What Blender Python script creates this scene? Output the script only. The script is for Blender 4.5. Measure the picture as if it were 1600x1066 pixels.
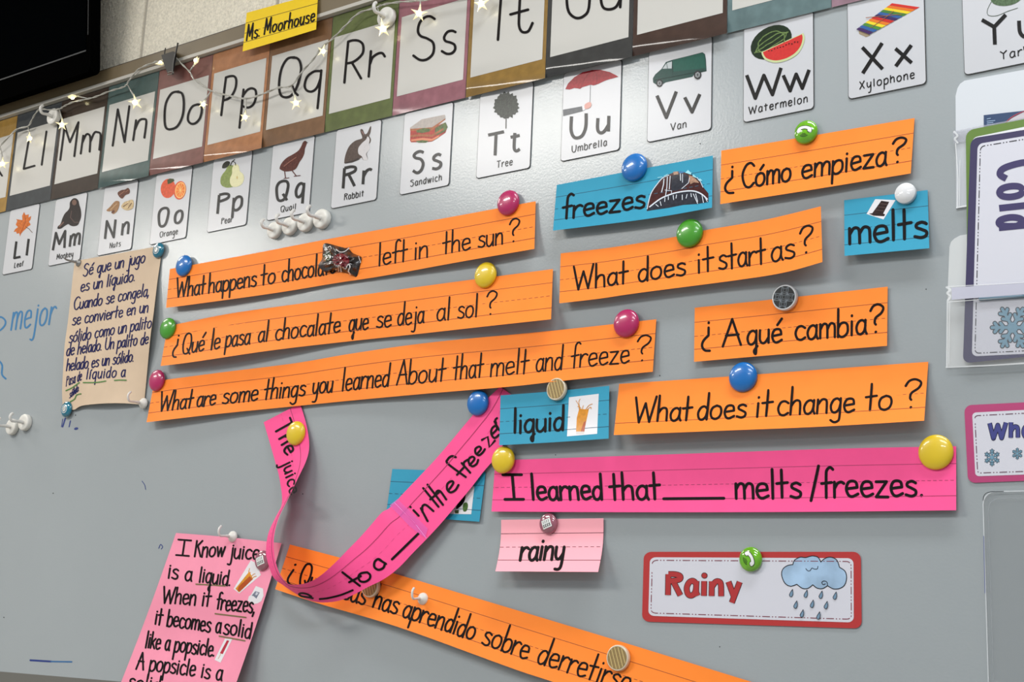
import bpy, bmesh, math, random
import numpy as np
from mathutils import Vector, Matrix
from mathutils.geometry import tessellate_polygon

for o in list(bpy.data.objects): bpy.data.objects.remove(o)
SC = bpy.context.scene
COL = SC.collection
rnd = random.Random(7)

# ------------------------------------------------------------------ camera
U = 0.1066                       # metres per board unit (one picture card is one unit wide)
Z0 = 0.90 + 9.27 * U             # height of board unit 0
FPX = 2110.93                    # focal length in pixels of the 1600 px wide frame
RV = np.array([-0.2215185, 0.6241659, -0.0268323])
TV = np.array([-10.4287197, -2.7237642, 28.1293061])
def _rot(r):
    th = np.linalg.norm(r); k = r / th
    K = np.array([[0, -k[2], k[1]], [k[2], 0, -k[0]], [-k[1], k[0], 0]])
    return np.eye(3) + np.sin(th) * K + (1 - np.cos(th)) * K @ K
RM = _rot(RV)
CC = -RM.T @ TV
def b3(p):                       # board units (right, down, into wall) -> metres
    p = np.asarray(p, float)
    return np.stack([p[..., 0] * U, p[..., 2] * U, Z0 - p[..., 1] * U], -1)
def P(px, py, d=0.0):            # photograph point on the plane d metres in front of the board -> metres
    px = np.asarray(px, float); py = np.asarray(py, float); d = np.asarray(d, float)
    q = np.stack([(px - 800) / FPX, (py - 533) / FPX, np.ones_like(px)], -1) @ RM
    s = (-d / U - CC[2]) / q[..., 2]
    return b3(CC + s[..., None] * q)
def pix(p):                      # metres -> photograph point
    p = np.asarray(p, float)
    c = np.stack([p[..., 0] / U, (Z0 - p[..., 2]) / U, p[..., 1] / U], -1) @ RM.T + TV
    return np.stack([800 + FPX * c[..., 0] / c[..., 2], 533 + FPX * c[..., 1] / c[..., 2]], -1)

cam = bpy.data.cameras.new('camera'); cam.sensor_width = 36; cam.lens = 36 * FPX / 1600
cam.clip_start = 0.05
co = bpy.data.objects.new('camera', cam); COL.objects.link(co)
S3 = np.array([[1, 0, 0], [0, 0, 1], [0, -1, 0]])
right, down, fwd = (S3 @ RM[0], S3 @ RM[1], S3 @ RM[2])
loc = b3(CC)
co.matrix_world = Matrix(((right[0], -down[0], -fwd[0], loc[0]), (right[1], -down[1], -fwd[1], loc[1]),
                          (right[2], -down[2], -fwd[2], loc[2]), (0, 0, 0, 1)))
SC.camera = co

# ------------------------------------------------------------------ light
w = bpy.data.worlds.new('world'); SC.world = w; w.use_nodes = True
w.node_tree.nodes['Background'].inputs[0].default_value = (0.86, 0.93, 1.0, 1)
w.node_tree.nodes['Background'].inputs[1].default_value = 0.24
def troffer(x, y, p, sx=1.2, sy=0.6, col=(1, 0.97, 0.92)):
    l = bpy.data.lights.new('ceiling_lamp', 'AREA'); l.shape = 'RECTANGLE'; l.size = sx; l.size_y = sy
    l.energy = p; l.color = col
    o = bpy.data.objects.new('ceiling_lamp', l); o.location = (x, y, 2.83); COL.objects.link(o)
troffer(-2.55, -2.75, 46, col=(1, .96, .90))
troffer(-0.10, -2.20, 42)
troffer(2.45, -2.20, 26, col=(.92, .96, 1))
troffer(2.2, -4.6, 40, col=(0.86, 0.94, 1))
troffer(-1.3, -0.48, 14, sx=1.2, sy=.22, col=(1, .97, .92))
troffer(2.3, -0.48, 14, sx=1.2, sy=.22, col=(.95, .98, 1))  # wash lamp added close to the wall to light the board from above
SC.view_settings.view_transform = 'Standard'
SC.view_settings.look = 'None'
SC.view_settings.gamma = 1.0
SC.view_settings.use_curve_mapping = False
SC.view_settings.exposure = 0.6

# ------------------------------------------------------------------ materials
def lin(c):
    return tuple((v / 255 / 12.92 if v / 255 <= 0.04045 else ((v / 255 + 0.055) / 1.055) ** 2.4) for v in c) + (1,)
MATS = {}
def mat(name, c, rough=0.6, coat=0.0, noise=0.0, scale=60, bump=0.0, bscale=200, metal=0.0, emit=0.0, spec=0.5, coatr=0.05):
    if name in MATS: return MATS[name]
    m = bpy.data.materials.new(name); m.use_nodes = True; MATS[name] = m
    nt = m.node_tree; b = nt.nodes['Principled BSDF']
    b.inputs['Base Color'].default_value = lin(c)
    b.inputs['Roughness'].default_value = rough
    b.inputs['Metallic'].default_value = metal
    b.inputs['Specular IOR Level'].default_value = spec
    b.inputs['Coat Weight'].default_value = coat
    b.inputs['Coat Roughness'].default_value = coatr
    if emit:
        b.inputs['Emission Color'].default_value = lin(c); b.inputs['Emission Strength'].default_value = emit
    tc = nt.nodes.new('ShaderNodeTexCoord')
    if noise:
        n = nt.nodes.new('ShaderNodeTexNoise'); n.inputs['Scale'].default_value = scale; n.inputs['Detail'].default_value = 6
        nt.links.new(tc.outputs['Object'], n.inputs['Vector'])
        r = nt.nodes.new('ShaderNodeValToRGB')
        lo = tuple(max(0, v * (1 - noise)) for v in lin(c)[:3]) + (1,); hi = tuple(min(1, v * (1 + noise)) for v in lin(c)[:3]) + (1,)
        r.color_ramp.elements[0].color = lo; r.color_ramp.elements[1].color = hi
        r.color_ramp.elements[0].position = 0.3; r.color_ramp.elements[1].position = 0.7
        nt.links.new(n.outputs['Fac'], r.inputs['Fac']); nt.links.new(r.outputs['Color'], b.inputs['Base Color'])
    if bump:
        n = nt.nodes.new('ShaderNodeTexNoise'); n.inputs['Scale'].default_value = bscale; n.inputs['Detail'].default_value = 3
        nt.links.new(tc.outputs['Object'], n.inputs['Vector'])
        bp = nt.nodes.new('ShaderNodeBump'); bp.inputs['Strength'].default_value = bump; bp.inputs['Distance'].default_value = 0.002
        nt.links.new(n.outputs['Fac'], bp.inputs['Height']); nt.links.new(bp.outputs['Normal'], b.inputs['Normal'])
    return m
def clear(name, tint=(235, 240, 245), white=0.12, rough=0.08):
    if name in MATS: return MATS[name]
    m = bpy.data.materials.new(name); m.use_nodes = True; MATS[name] = m
    nt = m.node_tree; nt.nodes.clear()
    out = nt.nodes.new('ShaderNodeOutputMaterial'); mx = nt.nodes.new('ShaderNodeMixShader')
    tr = nt.nodes.new('ShaderNodeBsdfTransparent'); tr.inputs[0].default_value = lin((250, 250, 250))
    pr = nt.nodes.new('ShaderNodeBsdfPrincipled'); pr.inputs['Base Color'].default_value = lin(tint); pr.inputs['Roughness'].default_value = rough
    mx.inputs[0].default_value = white
    nt.links.new(tr.outputs[0], mx.inputs[1]); nt.links.new(pr.outputs[0], mx.inputs[2]); nt.links.new(mx.outputs[0], out.inputs[0])
    return m
ORANGE = mat('orange card', (254, 136, 44), 0.62, noise=0.03, scale=25, spec=0.3)
PINK = mat('hot pink card', (250, 82, 148), 0.6, noise=0.03, scale=25, spec=0.3)
BLUE = mat('blue card', (46, 148, 180), 0.6, noise=0.03, scale=25, spec=0.3)
PALE = mat('pale pink card', (250, 172, 185), 0.65, spec=0.3)
INK = mat('black marker', (16, 11, 13), 0.6, spec=0.12)
NAVY = mat('navy marker', (20, 22, 78), 0.6, spec=0.15)
WHITE = mat('white paper', (226, 226, 230), 0.5, spec=0.4)
# ------------------------------------------------------------------ surfaces in the photograph
def cat(pts, n=8, closed=False):
    """Catmull-Rom through pts; a repeated point is a corner."""
    pts = [tuple(map(float, p)) for p in pts]
    if len(pts) == 2 and not closed: return pts
    out = []; m = len(pts); rng = range(m if closed else m - 1)
    for i in rng:
        p0 = pts[(i - 1) % m] if (closed or i > 0) else pts[i]
        p1 = pts[i]; p2 = pts[(i + 1) % m]
        p3 = pts[(i + 2) % m] if (closed or i + 2 < m) else p2
        if p1 == p2: continue
        for k in range(n):
            t = k / n
            out.append(tuple(0.5 * (2 * b + (c - a) * t + (2 * a - 5 * b + 4 * c - d) * t * t + (3 * b - a - 3 * c + d) * t ** 3)
                             for a, b, c, d in zip(p0, p1, p2, p3)))
    if not closed: out.append(pts[-1])
    return out
class Plane:
    def __init__(s, d): s.d = d
    def to3d(s, a): return P(a[:, 0], a[:, 1], s.d + a[:, 2])
def _dense(pts, n=160, byindex=False, smooth=True):
    p = np.array(cat(pts, 12) if smooth and len(pts) > 2 else pts, float)
    if byindex: t = np.linspace(0, 1, len(p))
    else:
        t = np.concatenate([[0], np.cumsum(np.linalg.norm(np.diff(p, axis=0), axis=1))]); t /= t[-1]
    u = np.linspace(0, 1, n)
    return np.stack([np.interp(u, t, p[:, k]) for k in range(p.shape[1])], -1)
class Sheet:
    """A sheet of paper given by its top and bottom edge in the photograph and how far it stands off the board."""
    def __init__(s, top, bot, d=0.0015, lift=None, byindex=False, side=0.0):
        s.n = 200; s.T = _dense(top, s.n, byindex); s.B = _dense(bot, s.n, byindex); s.d = d; s.lift = lift; s.side = side
        s.dt = s.db = None
    def _e(s, A, u): x = np.clip(u, -0.2, 1.2) * (s.n - 1); i = np.clip(np.floor(x).astype(int), 0, s.n - 2); f = (x - i)[..., None]; return A[i] * (1 - f) + A[i + 1] * f
    def S(s, u, v):
        r = (1 - v)[..., None] * s._e(s.T, u)[..., :2] + v[..., None] * s._e(s.B, u)[..., :2]
        if s.side: r = r + np.stack([s.side * np.sin(np.pi * v), 0 * v], -1)
        return r
    def D(s, u, v):
        u = np.clip(u, 0, 1); v = np.clip(v, 0, 1)
        r = np.full(u.shape, s.d)
        if s.lift: r = r + s.lift(u, v)
        if s.dt is not None: r = r + (1 - v) * np.interp(u, np.linspace(0, 1, s.n), s.dt) + v * np.interp(u, np.linspace(0, 1, s.n), s.db)
        return r
    def inv(s, p):
        gu, gv = np.meshgrid(np.linspace(0, 1, 60), np.linspace(0, 1, 6), indexing='ij')
        G = s.S(gu.ravel(), gv.ravel()); u = np.empty(len(p)); v = np.empty(len(p))
        for i, q in enumerate(p):
            k = np.argmin(((G - q) ** 2).sum(1)); u[i] = gu.ravel()[k]; v[i] = gv.ravel()[k]
        h = 1e-3
        for _ in range(8):
            f = s.S(u, v) - p; fu = (s.S(u + h, v) - s.S(u - h, v)) / (2 * h); fv = (s.S(u, v + h) - s.S(u, v - h)) / (2 * h)
            det = fu[:, 0] * fv[:, 1] - fu[:, 1] * fv[:, 0]; det = np.where(abs(det) < 1e-6, 1e-6, det)
            du = (fv[:, 1] * f[:, 0] - fv[:, 0] * f[:, 1]) / det; dv = (fu[:, 0] * f[:, 1] - fu[:, 1] * f[:, 0]) / det
            u = np.clip(u - np.clip(du, -.1, .1), -.05, 1.05); v = np.clip(v - np.clip(dv, -.3, .3), -.3, 1.3)
        return u, v
    def to3d(s, a):
        u, v = s.inv(a[:, :2]); return P(a[:, 0], a[:, 1], s.D(u, v) + a[:, 2])
# ------------------------------------------------------------------ mesh builder
class DomeSurf:
    def __init__(s, c, R, h): s.c = np.array(c); s.R = R; s.h = h
    def to3d(s, a):
        r = np.hypot(a[:, 0], a[:, 1]); return s.c + np.stack([a[:, 0] * s.R, -(np.array([s.h(x) for x in r]) * s.R + a[:, 2]), -a[:, 1] * s.R], -1)
class MB:
    def __init__(s, surf=None): s.surf = surf; s.px = []; s.raw = []; s.f = []; s.fm = []; s.mats = []; s.sm = []; s.kind = []
    def mi(s, m):
        if m not in s.mats: s.mats.append(m)
        return s.mats.index(m)
    def v(s, x, y, off): s.px.append((x, y, off)); s.raw.append(None); return len(s.px) - 1
    def r(s, p): s.px.append((0, 0, 0)); s.raw.append(tuple(p)); return len(s.px) - 1
    def face(s, idx, m, smooth=False): s.f.append(tuple(idx)); s.fm.append(s.mi(m)); s.sm.append(smooth)
    def poly(s, pts, m, off=0.0003):
        s.np_ = getattr(s, 'np_', 0) + 1
        ids = [s.v(x, y, off) for x, y in pts]
        tri = [tuple(ids[i] for i in t) for t in tessellate_polygon([[Vector((x, y, 0)) for x, y in pts]])]
        big_ = {Sheet: 9, DomeSurf: .12}.get(type(s.surf))
        if big_:
            mid = {}; todo = tri; tri = []
            def M(a, b_):
                k = (min(a, b_), max(a, b_))
                if k not in mid: mid[k] = s.v((s.px[a][0] + s.px[b_][0]) / 2, (s.px[a][1] + s.px[b_][1]) / 2, off)
                return mid[k]
            while todo:
                t = todo.pop(); e = [(math.hypot(s.px[t[i]][0] - s.px[t[(i + 1) % 3]][0], s.px[t[i]][1] - s.px[t[(i + 1) % 3]][1]), i) for i in range(3)]; L, i = max(e)
                if L < big_: tri.append(t)
                else:
                    a, b_, c = t[i], t[(i + 1) % 3], t[(i + 2) % 3]; q = M(a, b_); todo += [(a, q, c), (q, b_, c)]
        for t in tri: s.face(t, m)
        return ids
    def solid(s, pts, m, off0, off1, ms=None, back=True):
        a = s.poly(pts, m, off1); b = s.poly(pts, ms or m, off0) if back else [s.v(x, y, off0) for x, y in pts]
        n = len(pts)
        for i in range(n): s.face((a[i], a[(i + 1) % n], b[(i + 1) % n], b[i]), ms or m)
    def stroke(s, pts, w, m, off=0.0003, cap='round', closed=False):
        # split at corners
        segs = [[pts[0]]]
        for i in range(1, len(pts)):
            segs[-1].append(pts[i])
            if 0 < i < len(pts) - 1:
                a = np.subtract(pts[i], pts[i - 1]); b = np.subtract(pts[i + 1], pts[i])
                la, lb = np.hypot(*a), np.hypot(*b)
                if la > 0 and lb > 0 and (a @ b) / (la * lb) < 0.6: segs.append([pts[i]])
        s.ns = getattr(s, 'ns', 0) + 1; off = off + (s.ns % 14) * 1.1e-5
        h = w / 2
        if len(pts) == 2 and math.hypot(pts[0][0] - pts[1][0], pts[0][1] - pts[1][1]) < .7 * w: cap = 'round'
        off -= 1.1e-5
        for k, sg in enumerate(segs):
            off += 1.1e-5
            q = [np.array(sg[0], float)]
            for p in sg[1:]:
                if np.hypot(*(np.subtract(p, q[-1]))) > 0.05 * w: q.append(np.array(p, float))
            if len(q) == 1: q.append(q[0] + (0.05 * w, 0.02 * w))
            L = []; R = []
            for i in range(len(q)):
                t = q[min(i + 1, len(q) - 1)] - q[max(i - 1, 0)]; t = t / max(np.hypot(*t), 1e-9); nn = np.array((-t[1], t[0])) * h
                L.append(s.v(*(q[i] + nn), off + i * 1.6e-6)); R.append(s.v(*(q[i] - nn), off + i * 1.6e-6))
            for i in range(len(q) - 1): s.face((L[i], L[i + 1], R[i + 1], R[i]), m)
            first, last = k == 0, k == len(segs) - 1
            if cap == 'round' or not first: s._cap(q[0], q[0] - q[1], h, m, off)
            if cap == 'round' or not last: s._cap(q[-1], q[-1] - q[-2], h, m, off + len(q) * 1.6e-6)
    def _cap(s, c, d, h, m, off):
        a0 = math.atan2(d[1], d[0]); ids = [s.v(c[0], c[1], off)]
        for k in range(7):
            a = a0 - math.pi / 2 + math.pi * k / 6; ids.append(s.v(c[0] + h * math.cos(a), c[1] + h * math.sin(a), off))
        s.face(ids[1:], m)
    def grid(s, sh, nu, nv, m, th=0.0003, mback=None):
        """front, back and rim of a Sheet"""
        gu, gv = np.meshgrid(np.linspace(0, 1, nu), np.linspace(0, 1, nv), indexing='ij'); gu = gu.ravel(); gv = gv.ravel()
        q = sh.S(gu, gv); d = sh.D(gu, gv)
        F = P(q[:, 0], q[:, 1], d); B = P(q[:, 0], q[:, 1], d - th)
        f = [s.r(p) for p in F]; b = [s.r(p) for p in B]
        I = lambda i, j: i * nv + j
        for i in range(nu - 1):
            for j in range(nv - 1):
                s.face((f[I(i, j)], f[I(i, j + 1)], f[I(i + 1, j + 1)], f[I(i + 1, j)]), m, True)
                s.face((b[I(i, j)], b[I(i + 1, j)], b[I(i + 1, j + 1)], b[I(i, j + 1)]), mback or m, True)
        f = [s.r(s.raw[k]) for k in f]; b = [s.r(s.raw[k]) for k in b]      # own corners for the rim
        for i in range(nu - 1):
            for j in (0, nv - 1): s.face((f[I(i, j)], f[I(i + 1, j)], b[I(i + 1, j)], b[I(i, j)]), mback or m)
        for j in range(nv - 1):
            for i in (0, nu - 1): s.face((f[I(i, j)], f[I(i, j + 1)], b[I(i, j + 1)], b[I(i, j)]), mback or m)
    def box(s, x0, x1, y0, y1, z0, z1, m):
        i = [s.r(p) for p in ((x0, y0, z0), (x1, y0, z0), (x1, y1, z0), (x0, y1, z0), (x0, y0, z1), (x1, y0, z1), (x1, y1, z1), (x0, y1, z1))]
        for f in ((0, 3, 2, 1), (4, 5, 6, 7), (0, 1, 5, 4), (1, 2, 6, 5), (2, 3, 7, 6), (3, 0, 4, 7)): s.face([i[k] for k in f], m)
    def tube(s, pts, rad, m, k=8, caps=True):
        pts = [Vector(p) for p in pts]; rad = rad if isinstance(rad, (list, tuple)) else [rad] * len(pts)
        rings = []; up = Vector((0.13, 0.21, 0.97))
        for i, p in enumerate(pts):
            t = (pts[min(i + 1, len(pts) - 1)] - pts[max(i - 1, 0)]).normalized()
            n = up - t * up.dot(t); n.normalize(); up = n; bn = t.cross(n)
            rings.append([s.r(p + (n * math.cos(2 * math.pi * a / k) + bn * math.sin(2 * math.pi * a / k)) * rad[i]) for a in range(k)])
        for a, b in zip(rings, rings[1:]):
            for i in range(k): s.face((a[i], a[(i + 1) % k], b[(i + 1) % k], b[i]), m, True)
        if caps: s.face(rings[0][::-1], m); s.face(rings[-1], m)
    def lathe(s, c, prof, m, k=40, ax=None):
        """prof: (radius, height off the board); axis towards the room"""
        c = np.array(c); rings = []
        for r_, h in prof:
            if r_ < 1e-7: rings.append([s.r(c + (0, -h, 0))]); continue
            rings.append([s.r(c + (r_ * math.cos(2 * math.pi * a / k), -h, r_ * math.sin(2 * math.pi * a / k))) for a in range(k)])
        for a, b in zip(rings, rings[1:]):
            for i in range(k):
                if len(a) == 1: s.face((a[0], b[i], b[(i + 1) % k]), m, True)
                elif len(b) == 1: s.face((a[i], a[(i + 1) % k], b[0]), m, True)
                else: s.face((a[i], a[(i + 1) % k], b[(i + 1) % k], b[i]), m, True)
    def build(s, name, parent=None, origin=None):
        V = np.zeros((len(s.px), 3)); pi = [i for i, r_ in enumerate(s.raw) if r_ is None]
        if pi: V[pi] = s.surf.to3d(np.array([s.px[i] for i in pi], float))
        for i, r_ in enumerate(s.raw):
            if r_ is not None: V[i] = r_
        if parent is None: org = np.array(origin) if origin is not None else V.mean(0)
        else: org = np.array(wloc(parent))
        me = bpy.data.meshes.new(name); me.from_pydata([tuple(p) for p in V - org], [], s.f)
        for m in s.mats: me.materials.append(m)
        me.polygons.foreach_set('material_index', s.fm); me.polygons.foreach_set('use_smooth', s.sm)
        me.validate(); bm = bmesh.new(); bm.from_mesh(me); [bm.verts.remove(v_) for v_ in [v_ for v_ in bm.verts if not v_.link_faces]]; bmesh.ops.recalc_face_normals(bm, faces=bm.faces) if any(s.sm) else None; bm.to_mesh(me); bm.free()
        o = bpy.data.objects.new(name, me); COL.objects.link(o)
        if parent is None: o.location = org
        else: o.parent = parent
        return o
def wloc(o):
    v = Vector(o.location)
    while o.parent: o = o.parent; v += o.location
    return v
def empty(name, p):
    o = bpy.data.objects.new(name, None); o.empty_display_size = 0.02; o.location = p; COL.objects.link(o); return o
def tag(o, label=None, category=None, group=None, kind=None):
    for k, x in (('label', label), ('category', category), ('group', group), ('kind', kind)):
        if x: o[k] = x
    return o
def z4(ox, oy, s, k=4.0):        # coordinates read in an enlarged view of the photograph
    return [(ox + float(a) / k, oy + float(b) / k) for a, b in (t.split(',') for t in s.split())]
# ------------------------------------------------------------------ single-stroke lettering
BOWL = "8,8 5.5,10 2.6,8.8 1,5 2,1 4.5,0 7,2 8,6"
G = {
 'a': (9, BOWL, "8,10 7.9,3 9,0"), 'b': (9, "1,20 1,0", "1,6 3,9.3 6,10 8.3,8 8.4,3 6,0.3 3,0 1,2"), 'c': (8.5, "8.3,8.5 5.5,10 2.5,9 1,5 2.5,1 5.5,0 8.5,1.5"),
 'd': (9, BOWL, "8.2,20 8,0"), 'e': (9, "1.3,5 8.2,5.8 8.2,5.8 7.5,9 5,10 2.3,9 1,5 2.4,1 5,0 8.7,1.6"),
 'f': (7, "8,18.6 6.2,20 4.2,18.5 3.5,15 3.4,0", "0.4,9.3 7,10"), 'g': (9, BOWL, "8,10 8,-5 6.5,-8.5 4,-9 1.5,-7"), 'h': (9, "1,20 1,0", "1,6 3.5,9.5 6,10 7.6,8 8,0"),
 'i': (3.6, "1.8,10 1.8,0", "1.8,14 1.9,14.4"), 'j': (5, "4,10 4,-5 2.5,-8.5 0,-8", "4,14 4.1,14.4"), 'k': (8, "1,20 1,0", "7.5,10 1.5,4.5", "3,6 8,0"), 'l': (3.6, "1.8,20 1.8,0"),
 'm': (13, "1,10 1,0", "1,6 3,9.5 5,10 6.4,8 6.6,0", "6.6,6 8.5,9.5 10.5,10 12.2,8 12.4,0"), 'n': (9, "1,10 1,0", "1,6 3.5,9.5 6,10 7.6,8 8,0"),
 'o': (10, "5.5,10 2.2,8.5 1,5 2,1.3 5,0 8,1.5 9.2,5 8.2,8.7 5.2,10"), 'p': (9, "1,10 1,-9", "1,6 3,9.3 6,10 8.3,8 8.4,3 6,0.3 3,0 1,2"), 'q': (9, BOWL, "8,10 8,-9"),
 'Ɋ': (9, BOWL, "8,10 8,-7 7,-9 6.4,-6 9,-2"),
 'r': (7, "1,10 1,0", "1,5.5 3,9 5.5,10 7.3,9"), 's': (8, "7.5,8.8 5,10 2.2,9 2,6.9 5,5.2 7.5,3.5 7.2,1 4.5,0 1,1"), 't': (7.5, "3.5,19 3.5,0", "0.2,9.6 7.4,10.2"),
 'τ': (7.5, "3.3,15 3.3,2.5 5,0 7.5,0.8", "0.3,10 7,10"), 'u': (9, "1,10 1,3 2.8,0.2 5.3,0.6 7.8,4", "8,10 8,0"), 'v': (9, "0.5,10 4.5,0 4.5,0 8.5,10"),
 'w': (12, "0.5,10 3.4,0 3.4,0 6,9 6,9 8.6,0 8.6,0 11.5,10"), 'x': (9, "1,10 8,0", "8,10 1,0"), 'y': (9, "1,10 1.2,4 3,1 5.5,1.5 7.8,5", "8,10 7.8,-4 6,-8.5 2.5,-8.5"),
 'ψ': (9, "0.5,10 4.6,0", "8.7,10 3.2,-8.5"), 'ϒ': (9, "0.8,10 4.3,1 4.3,1", "8.3,10 4.3,-7 2.6,-9 1,-8.6"), 'z': (9, "1,10 8,10 8,10 1,0.2 1,0.2 8.8,0"),
 'A': (11, "0.5,0 5.8,20 5.8,20 11,0", "2.3,8 9.6,8"), 'C': (12, "11.8,17 8.5,20 4,18 1,10 3.5,2 8,0 12,2.8"), 'I': (8, "4,20 4,0", "0,20 8,20", "0,0 8,0"),
 'K': (9.5, "1,20 1,0", "9,20 1.5,9.5", "3.3,12 9.5,0"), 'L': (8.5, "1,20 1,0 1,0 8.5,0"), 'M': (14, "1,0 2.2,20 2.2,20 7,4.5 7,4.5 11.8,20 11.8,20 13,0"),
 'N': (11, "1,0 1,20 1,20 10,0 10,0 10,20"), 'O': (14, "7.2,20 3,18 1,10 3,2 7,0 11,2 13,10 11,18 6.8,20"), 'P': (10, "1,20 1,0", "1,20 6,20 9.5,17.5 9.5,12.5 6,10 1,9.5"),
 'Q': (14, "7.2,20 3,18 1,10 3,2 7,0 11,2 13,10 11,18 6.8,20", "8,5 13,-1"), 'R': (10, "1,20 1,0", "1,20 6,20 9.5,17.5 9.5,12.5 6,10 1,9.5", "4.5,9.7 10,0"),
 'S': (11, "9.7,17 6.5,20 3,19 1.2,15.3 3,11.5 7.5,9 9.8,5.5 8.5,1.5 5,0 1,2.3"), 'T': (11, "5.5,20 5.5,0", "0,20 11,20"), 'U': (12, "1,20 1,6 3,1.2 6,0 9,1.2 11,6 11,20"),
 'V': (12, "0.5,20 6,0 6,0 11.5,20"), 'W': (17, "0.5,20 4.5,0 4.5,0 8.5,15 8.5,15 12.5,0 12.5,0 16.5,20"), 'X': (11, "1,20 10,0", "10,20 1,0"), 'Y': (11, "0.5,20 5.5,9.5", "10.5,20 5.5,9.5 5.5,9.5 5.5,0"),
 '?': (8.5, "0.8,16 2.5,19.3 5.5,20.2 8.3,17.8 7.3,14 4,10.8 3.4,7.5 4,6", "4,0.5 4.2,0.8"), '¿': (6.5, "5,19 5.1,19.4", "5,15.5 5,9.5 5,9.5 1.5,6 0.4,2 2.3,-2 6,-3"),
 '.': (2, "1,0.4 1.2,0.6"), ',': (2.5, "1.8,1 0.3,-3.5"), '/': (6, "0,-3 6,21"), '_': (12, "0,0 12,0"), 'é': (9, "1.3,5 8.2,5.8 8.2,5.8 7.5,9 5,10 2.3,9 1,5 2.4,1 5,0 8.7,1.6", "5,13 8.5,17.5"),
 'ι': (2, "1,10 1,0", "1,19 1.1,19.3"),
 'ó': (10, "5.5,10 2.2,8.5 1,5 2,1.3 5,0 8,1.5 9.2,5 8.2,8.7 5.2,10", "5,13 8,17"), 'í': (3.8, "1.8,10 1.8,0", "1.8,13 3.8,16"), 'ì': (2, "1,15.5 1.1,15.9", "1,11 0.4,2 1.4,-2.4 3.5,-1.5"),
}
GP = {k: [[tuple(map(float, p.split(','))) for p in st.split()] for st in v[1:]] for k, v in G.items()}
def text(mb, s, p0, p1, up, m, w=2.2, asc=2.0, cap='round', off=0.0003, jit=0.0, gap=2.4, wsp=7.0, desc=1.0, n=6):
    """write s from p0 to p1 along the baseline; up is the vector of one x-height"""
    p0 = np.array(p0, float); p1 = np.array(p1, float); up = np.array(up, float)
    tot = sum((wsp if c == ' ' else G[c][0] + gap) for c in s) - gap
    ex = (p1 - p0) / tot; x = 0.0
    for c in s:
        if c == ' ': x += wsp; continue
        dy = rnd.uniform(-jit, jit); sc = 1 + rnd.uniform(-jit, jit) * 0.06
        for st in GP[c]:
            q = []
            for (a, b) in st:
                y = b if 0 <= b <= 10 else (10 + (b - 10) * (asc - 1) if b > 10 else b * desc)
                pt = p0 + ex * (x + a) + up * ((y + dy) * sc / 10)
                q.append(tuple(pt))
            mb.stroke(cat(q, n) if len(q) > 2 else q, w, m, off, cap)
        x += G[c][0] + gap
def write(mb, sh, s, x0, x1, m=INK, w=2.7, vb=0.77, vm=0.53, asc=2.0, **k):
    """write a word on a ruled strip between two photograph columns"""
    u = np.linspace(0, 1, 400); b = sh.S(u, np.full(400, vb)); a = sh.S(u, np.full(400, vm))
    f = lambda x, L: np.array([np.interp(x, L[:, 0], L[:, 0]), np.interp(x, L[:, 0], L[:, 1])])
    p0, p1 = f(x0, b), f(x1, b); um = np.interp((x0 + x1) / 2, b[:, 0], u)
    up = sh.S(np.array([um]), np.array([vm]))[0] - sh.S(np.array([um]), np.array([vb]))[0]
    k.setdefault('gap', 0.9); k.setdefault('desc', 0.78); s = s.replace('q', 'Ɋ')
    text(mb, s, p0, p1, up, m, w, asc, **k)
def rules(mb, sh, m, vs=(0.27, 0.53, 0.77), w=0.9, dash=1, du=None):
    L = np.linalg.norm(np.diff(sh.T[:, :2], axis=0), axis=1).sum()
    for k, v in enumerate(vs):
        if k == dash:
            n = int(L / 9)
            for i in range(n):
                q = sh.S(np.array([i / n, (i + .6) / n]), np.array([v, v])); mb.stroke([tuple(p) for p in q], w, m, 0.00015, 'flat')
        else:
            q = sh.S(np.linspace(0.0, 1.0, 24), np.full(24, v)); mb.stroke([tuple(p) for p in q], w, m, 0.00015, 'flat')
def rq(q, r, asp=1.0, n=5):
    """rounded outline of a photographed quad TL,TR,BR,BL; r as a share of its width"""
    q = np.array(q, float); out = []
    rx, ry = r, r / asp
    for cx, cy, a0 in ((rx, ry, 180), (1 - rx, ry, 270), (1 - rx, 1 - ry, 0), (rx, 1 - ry, 90)):
        for k in range(n + 1):
            a = math.radians(a0 + 90 * k / n); u = cx + rx * math.cos(a); v = cy + ry * math.sin(a)
            out.append(tuple(q[0] * (1 - u) * (1 - v) + q[1] * u * (1 - v) + q[2] * u * v + q[3] * (1 - u) * v))
    return out
def bil(q, u, v):
    q = np.array(q, float); return tuple(q[0] * (1 - u) * (1 - v) + q[1] * u * (1 - v) + q[2] * u * v + q[3] * (1 - u) * v)
def inset(q, a, b=None, c=None, d=None, r=0.03, asp=1.0):
    b = a if b is None else b
    return rq([bil(q, a, b), bil(q, 1 - a, b), bil(q, 1 - a, 1 - b), bil(q, a, 1 - b)], r, asp)
def ell(cx, cy, rx, ry, rot=0, n=24):
    c, s_ = math.cos(math.radians(rot)), math.sin(math.radians(rot))
    return [(cx + rx * math.cos(t) * c - ry * math.sin(t) * s_, cy + rx * math.cos(t) * s_ + ry * math.sin(t) * c) for t in (2 * math.pi * i / n for i in range(n))]
# ------------------------------------------------------------------ the room
WALL = mat('painted block wall', (236, 229, 212), 0.8, noise=0.16, scale=230, bump=1.0, bscale=150)
def box_obj(name, x0, x1, y0, y1, z0, z1, m, kind='structure'):
    b = MB(); b.box(x0, x1, y0, y1, z0, z1, m); return tag(b.build(name), kind=kind)
YW = 0.022
CEIL, FLOOR = 2.86, 0.0
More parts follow.
